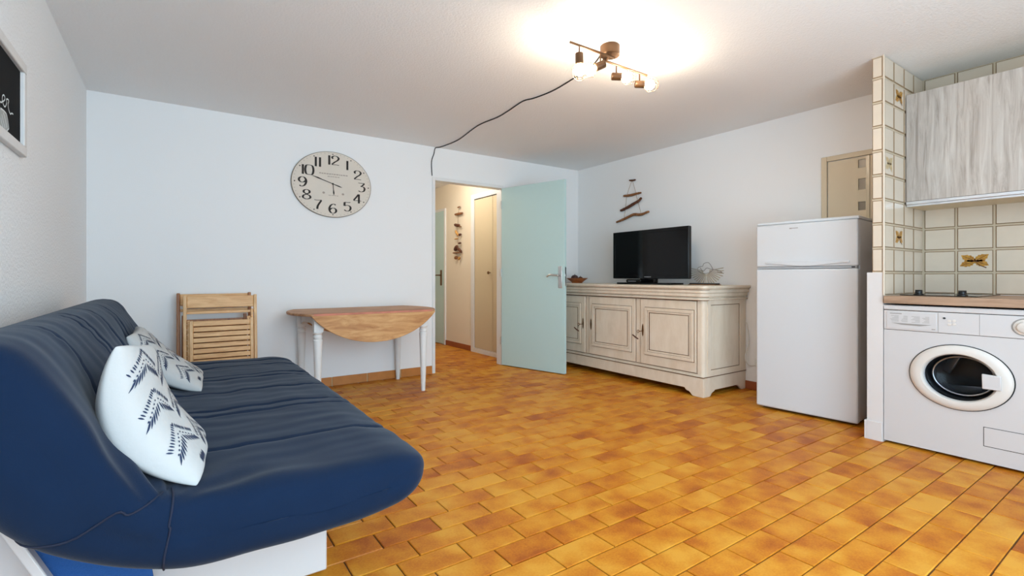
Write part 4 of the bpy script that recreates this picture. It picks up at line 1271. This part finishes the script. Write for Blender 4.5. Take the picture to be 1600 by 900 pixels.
# ================================================================== WASHING MACHINE
WX = 3.712; WY0, WY1 = 0.503, 1.214; WH = 0.871
ws = thing('washing_machine', 'white front loading washing machine under the kitchen worktop', 'washing machine', (4.0, 0.86, 0))
DCY, DCZ, ORY, ORZ = 0.853, 0.470, 0.226, 0.184
b = MB()
b.box(WX + 0.01, 4.25, WY0, WY0 + 0.008, 0.016, 0.838).box(WX + 0.01, 4.25, WY1 - 0.008, WY1, 0.016, 0.838).box(4.242, 4.25, WY0, WY1, 0.016, 0.838).box(WX + 0.01, 4.25, WY0, WY1, 0.016, 0.03)
b.build('body', m_white, ws)
MB().box(WX - 0.004, 4.26, WY0 - 0.002, WY1 + 0.002, 0.842, WH).build('lid', m_white, ws, bevel=0.004)
# front with an oval opening
hy_, hz_ = 0.158, 0.132
z0, z1 = 0.016, 0.716
angs = sorted(set([2 * math.pi * k / 64 for k in range(64)] + [math.atan2((zz - DCZ), (yy - DCY)) % (2 * math.pi) for yy in (WY0, WY1) for zz in (z0, z1)]))
vs = []; fs = []
for a in angs:
    c_, s_ = math.cos(a), math.sin(a)
    t = min(((WY1 if c_ > 0 else WY0) - DCY) / c_ if abs(c_) > 1e-9 else 9e9, ((z1 if s_ > 0 else z0) - DCZ) / s_ if abs(s_) > 1e-9 else 9e9)
    e = 1 / math.sqrt((c_ / hy_) ** 2 + (s_ / hz_) ** 2)
    for x in (WX, WX + 0.012):
        vs.append((x, DCY + c_ * e, DCZ + s_ * e)); vs.append((x, DCY + c_ * t, DCZ + s_ * t))
N = len(angs)
for i in range(N):
    j = (i + 1) % N; A, B_ = 4 * i, 4 * j
    fs += [(A, A + 1, B_ + 1, B_), (A + 2, B_ + 2, B_ + 3, A + 3), (A + 1, A + 3, B_ + 3, B_ + 1), (A, B_, B_ + 2, A + 2)]
MB().add(vs, fs).build('front_panel', m_white, ws)
MB().box(WX - 0.004, WX + 0.012, WY0, WY1, 0.7185, 0.8385).build('control_panel', m_white, ws, bevel=0.003)
MB().box(WX + 0.002, WX + 0.011, WY0 + .001, WY1 - .001, 0.713, 0.719).box(WX + 0.002, WX + 0.011, WY0 + .001, WY1 - .001, 0.8375, 0.843).build('shadow_gap', m_darkline, ws)
dw = MB().box(WX - 0.007, WX - 0.003, 0.952, 1.198, 0.728, 0.830).build('detergent_drawer', m_white, ws, bevel=0.0015)
MB().box(WX - 0.0078, WX - 0.007, 0.965, 1.185, 0.765, 0.812).build('program_card', m_gray if False else m_white, dw)
ln = MB()
rg = random.Random(5)
for r_ in range(6):
    for c_ in ((1.135, 1.18), (1.09, 1.125), (1.03, 1.075), (0.985, 1.02)):
        ln.box(WX - 0.0082, WX - 0.0078, c_[0], c_[0] + (c_[1] - c_[0]) * rg.uniform(.5, 1), 0.771 + r_ * 0.0068, 0.773 + r_ * 0.0068)
ln.box(WX - 0.0074, WX - 0.007, 1.12, 1.18, 0.818, 0.823).box(WX - 0.0074, WX - 0.007, 0.958, 0.975, 0.733, 0.738)
ln.build('faded_print', m_greyprint, dw, kind='stuff')
MB().prism([(0.975, 0.760), (1.175, 0.762), (1.12, 0.752), (1.03, 0.750)], 'x', WX - 0.0085, WX - 0.006).build('drawer_grip', m_greyprint, dw)
for yy in (0.945, 0.765):
    MB().box(WX - 0.0046, WX - 0.004, yy - 0.001, yy + 0.001, 0.72, 0.837).build('panel_joint', m_greyprint, ws)
MB().lathe([(0.0055, 0), (0.005, 0.004), (0, 0.0045)], (WX - 0.004, 0.917, 0.806), 'x', 14, sy=1.18, sgn=-1).build('indicator_lamp', m_darkline, ws)
for yy, zz in ((0.893, 0.792), (0.893, 0.772), (0.872, 0.793), (0.872, 0.774)):
    MB().lathe([(0.008, 0), (0.0075, 0.003), (0, 0.0035)], (WX - 0.004, yy, zz), 'x', 14, sy=1.18, sgn=-1).build('push_button', m_washring, ws)
MB().lathe([(0.042, 0), (0.041, 0.004), (0.030, 0.006), (0.028, 0.018), (0.024, 0.021), (0.0, 0.021)], (WX - 0.004, 0.583, 0.780), 'x', 32, sy=1.18, sgn=-1).build('program_dial', m_washring, ws, smooth=40)
MB().lathe([(0.048, 0), (0.048, 0.001), (0.0, 0.001)], (WX - 0.0041, 0.583, 0.780), 'x', 32, sy=1.18, sgn=-1).build('dial_scale', m_greyprint, ws)
pd = thing  # (kept short below)
SYW = ORY / ORZ
dr = MB().lathe([(ORZ, -0.002), (ORZ, 0.010), (ORZ - 0.004, 0.016), (ORZ - 0.016, 0.024), (0.150, 0.027), (0.138, 0.026), (0.133, 0.020), (0.131, 0.006), (0.131, -0.004), (0.134, -0.004), (0.135, -0.002)], (WX, DCY, DCZ), 'x', 72, sy=SYW, sgn=-1)
dr.f = [f_ for f_ in dr.f if len(f_) == 4]; dr.m = dr.m[:len(dr.f)]
dring = dr.build('door_ring', m_washring, ws, smooth=40)
rgp = MB().lathe([(ORZ + 0.0045, 0.0), (ORZ + 0.0045, 0.003), (ORZ - 0.002, 0.003)], (WX - 0.0002, DCY, DCZ), 'x', 72, sy=SYW, sgn=-1)
rgp.f = [f_ for f_ in rgp.f if len(f_) == 4]; rgp.m = rgp.m[:len(rgp.f)]
rgp.build('ring_gap', m_darkline, dring)
g_ = MB().lathe([(0.127, 0.0), (0.122, -0.03), (0.108, -0.062), (0.08, -0.088), (0.04, -0.10), (0.0, -0.104)], (WX - 0.012, DCY, DCZ), 'x', 48, sy=SYW, sgn=-1)
g_.f = [f_ for f_ in g_.f if len(f_) == 4]; g_.m = g_.m[:len(g_.f)]
g_.build('door_glass', m_doorglass, dring, smooth=60)
for (r0, x0, r1, x1, mt, nm) in ((0.131, 0.03, 0.118, 0.12, m_black, 'rubber_gasket'), (0.118, 0.12, 0.112, 0.15, m_drum, 'drum_rim')):
    q = MB().lathe([(r0, -x0), ((r0 + r1) / 2, -(x0 + x1) / 2), (r1, -x1)], (WX, DCY, DCZ), 'x', 48, sy=SYW, sgn=-1)
    q.f = [f_ for f_ in q.f if len(f_) == 4]; q.m = q.m[:len(q.f)]
    q.build(nm, mt, ws, smooth=60)
rg_ = MB().tube([(WX + 0.075, DCY + 0.112 * SYW * math.cos(2 * math.pi * k / 48), DCZ + 0.112 * math.sin(2 * math.pi * k / 48)) for k in range(48)], 0.006, 8, closed=True)
rg_.build('steel_ring', m_chrome, ws, smooth=60)
for k in range(3):
    a = 2 * math.pi * (k / 3 + 0.1)
    MB().bar((WX + 0.30, DCY + 0.18 * math.cos(a), DCZ + 0.18 * math.sin(a)), (WX + 0.30, DCY + 0.09 * math.cos(a + 0.2), DCZ + 0.09 * math.sin(a + 0.2)), 0.22, 0.03, (1, 0, 0)).build('drum_paddle', m_drum, ws, bevel=0.008)
q = MB().lathe([(0.112, -0.15), (0.19, -0.17), (0.19, -0.42), (0.0, -0.43)], (WX, DCY, DCZ), 'x', 48, sgn=-1)
q.f = [f_ for f_ in q.f if len(f_) == 4]; q.m = q.m[:len(q.f)]
q.build('drum', m_drumdark, ws, smooth=50)
hb = MB().prism([(0.672, 0.430), (0.748, 0.430), (0.750, 0.512), (0.672, 0.508)], 'x', WX - 0.040, WX - 0.022)
hb.build('door_handle', m_white, dring, bevel=0.004)
MB().frame_x(WX - 0.0009, WX + 0.0004, 0.545, 0.750, 0.106, 0.214, 0.0028).build('hatch_gap', m_darkline, ws)
MB().box(WX - 0.0022, WX, 0.5478, 0.7472, 0.1088, 0.2112).build('filter_hatch', m_white, ws, bevel=0.001)
for yy in (WY0 + 0.05, WY1 - 0.05):
    for x in (WX + 0.06, 4.18): MB().lathe([(0.02, 0), (0.02, 0.017)], (x, yy, 0), 'z', 10).build('foot', m_black, ws)

# ================================================================== WORKTOP, HOB
wt = MB().box(3.690, XC - 0.009, 0.12, 1.2095, 0.882, 0.928).build('worktop', m_counter, bevel=0.002)
tag(wt, 'brown wood effect kitchen worktop over the washing machine', 'worktop')
hob = thing('hob', 'black glass two ring hob set on the worktop', 'hob', (4.1, 0.99, 0.928))
MB().box(3.868, 4.385, 0.805, 1.180, 0.9285, 0.9335).build('glass_plate', m_blackgloss, hob, bevel=0.001)
for c in ((4.25, 0.93), (4.25, 1.09)):
    MB().lathe([(0.066, 0.0), (0.066, 0.0006), (0.0, 0.0006)], (c[0], c[1], 0.9336), 'z', 36).build('cooking_zone', m_black, hob)
for yy in (1.105, 0.893):
    MB().lathe([(0.026, 0.0), (0.026, 0.004), (0.019, 0.008), (0.019, 0.024), (0.016, 0.027), (0.0, 0.027)], (3.955, yy, 0.9336), 'z', 20).box(3.951, 3.959, yy - 0.018, yy + 0.018, 0.9586, 0.964).build('knob', m_black, hob, smooth=40)

# ================================================================== WALL CABINET
uc = thing('wall_cabinet', 'whitewashed wood wall cabinet with light rail above the hob', 'cabinet', (4.25, 0.7, 1.52))
UX, UZ0, UZ1 = 4.072, 1.520, 2.272
MB().box(UX + 0.022, XC - 0.009, 0.20, 1.2075, UZ0, UZ1).build('carcass', m_cabin, uc, bevel=0.001)
MB().box(UX, UX + 0.0195, 0.205, 1.2065, UZ0 + 0.034, UZ1).build('door', m_wash, uc, bevel=0.0015)
MB().box(UX - 0.004, UX + 0.021, 0.205, 1.2065, UZ0 + 0.012, UZ0 + 0.032).box(UX + 0.006, UX + 0.0215, 0.205, 1.2065, UZ0 - 0.002, UZ0 + 0.012).build('handle_rail', m_alu, uc, bevel=0.002)

# ================================================================== CEILING LAMP
lm = thing('ceiling_spotlight', 'four lit spotlights with wire cages on a gold ceiling bar', 'lamp', (2.19, 2.12, H))
MB().lathe([(0.056, -0.062), (0.060, -0.058), (0.060, -0.004), (0.056, 0.0)], (2.19, 2.115, H - 0.0005), 'z', 28).build('canopy', m_gold, lm, smooth=40)
RZ_ = H - 0.082
MB().tube([(1.845, 2.088, RZ_), (2.20, 2.088, RZ_)], 0.0075, 10).build('rod', m_gold, lm, smooth=50)
MB().tube([(2.165, 2.148, RZ_), (2.565, 2.148, RZ_)], 0.0075, 10).build('rod', m_gold, lm, smooth=50)
MB().tube([(2.19, 2.088, RZ_), (2.19, 2.115, RZ_ + 0.022), (2.19, 2.148, RZ_)], 0.006, 8).build('bracket', m_gold, lm)
rh = Vector((0.8217, -0.569, 0))
spots = [((1.915, 2.088), Vector((0.10, 0.06, -1.0))), ((2.083, 2.088), (-rh + Vector((0, 0, -0.42)))), ((2.281, 2.148), rh + Vector((0, 0, -0.04))), ((2.496, 2.148), rh + Vector((0, 0, -0.04)))]
for (sx, sy_), d in spots:
    d = d.normalized()
    zc = RZ_ - 0.062
    MB().tube([(sx, sy_, RZ_), (sx, sy_, zc)], 0.0042, 8).build('stem', m_gold, lm, smooth=50)
    c = Vector((sx, sy_, zc - 0.012))
    MB().dirlathe([(0.020, -0.030), (0.023, -0.026), (0.023, 0.030), (0.019, 0.034)], c, d, 18).build('socket', m_gold, lm, smooth=40)
    bc = c + d * 0.066
    MB().sphere(bc, 0.032, 14, 9).build('bulb', m_bulb, lm, smooth=80)
    u = d.orthogonal().normalized(); w = d.cross(u)
    cg = MB()
    for k in range(6):
        a = 2 * math.pi * k / 6
        e = u * math.cos(a) + w * math.sin(a); e2 = u * math.cos(a + 0.52) + w * math.sin(a + 0.52)
        cg.tube([c + d * 0.030 + e * 0.023, c + d * 0.058 + e * 0.046, c + d * 0.100 + e2 * 0.040, c + d * 0.118 + e2 * 0.022], 0.0013, 4)
    for dd, rr_ in ((0.058, 0.046), (0.118, 0.022)):
        cg.tube([c + d * dd + (u * math.cos(2 * math.pi * k / 12) + w * math.sin(2 * math.pi * k / 12)) * rr_ for k in range(12)], 0.0013, 4, closed=True)
    cg.build('wire_cage', m_gold, lm)

cb = MB()
cz = H - 0.006
pts = [(2.165, 2.15, H - 0.03), (2.20, 2.25, H - 0.05), (2.24, 2.36, H - 0.045), (2.317, 2.517, cz), (2.355, 2.837, cz), (2.333, 3.057, cz), (2.299, 3.169, cz), (2.331, 3.416, cz), (2.348, 3.617, cz), (2.328, 3.916, cz), (2.404, 4.416, cz), (2.398, 4.669, cz), (2.379, 4.806, cz), (2.345, 4.848, H - 0.012), (2.330, 4.851, 2.38), (2.302, 4.851, 2.288), (2.308, 4.851, 2.14)]
cb.tube(catmull(pts, 5), 0.0048, 7)
tag(cb.build('lamp_cable', m_cable, smooth=60), 'black cable running across the ceiling from lamp to doorway', 'cable')
wcb = MB().tube(catmull([(4.405, 2.515, 0.62), (4.415, 2.50, 0.50), (4.40, 2.495, 0.405), (4.36, 2.50, 0.33), (4.36, 2.497, 0.272), (4.395, 2.49, 0.232), (4.418, 2.47, 0.226), (4.422, 2.44, 0.232), (4.420, 2.40, 0.25)], 6), 0.005, 7)
tag(wcb.build('power_cable', m_whitecable, smooth=60), 'white power cable hanging between sideboard and refrigerator', 'cable')
so = thing('wall_socket', 'white wall socket low down beside the refrigerator', 'socket', (XC, 2.40, 0.22))
MB().box(XC - 0.010, XC, 2.36, 2.445, 0.215, 0.290).build('socket_plate', m_trim, so, bevel=0.003)
MB().lathe([(0.022, 0), (0.022, 0.03), (0.016, 0.036)], (XC - 0.010, 2.40, 0.252), 'x', 16, sgn=-1).build('plug', m_whitecable, so)
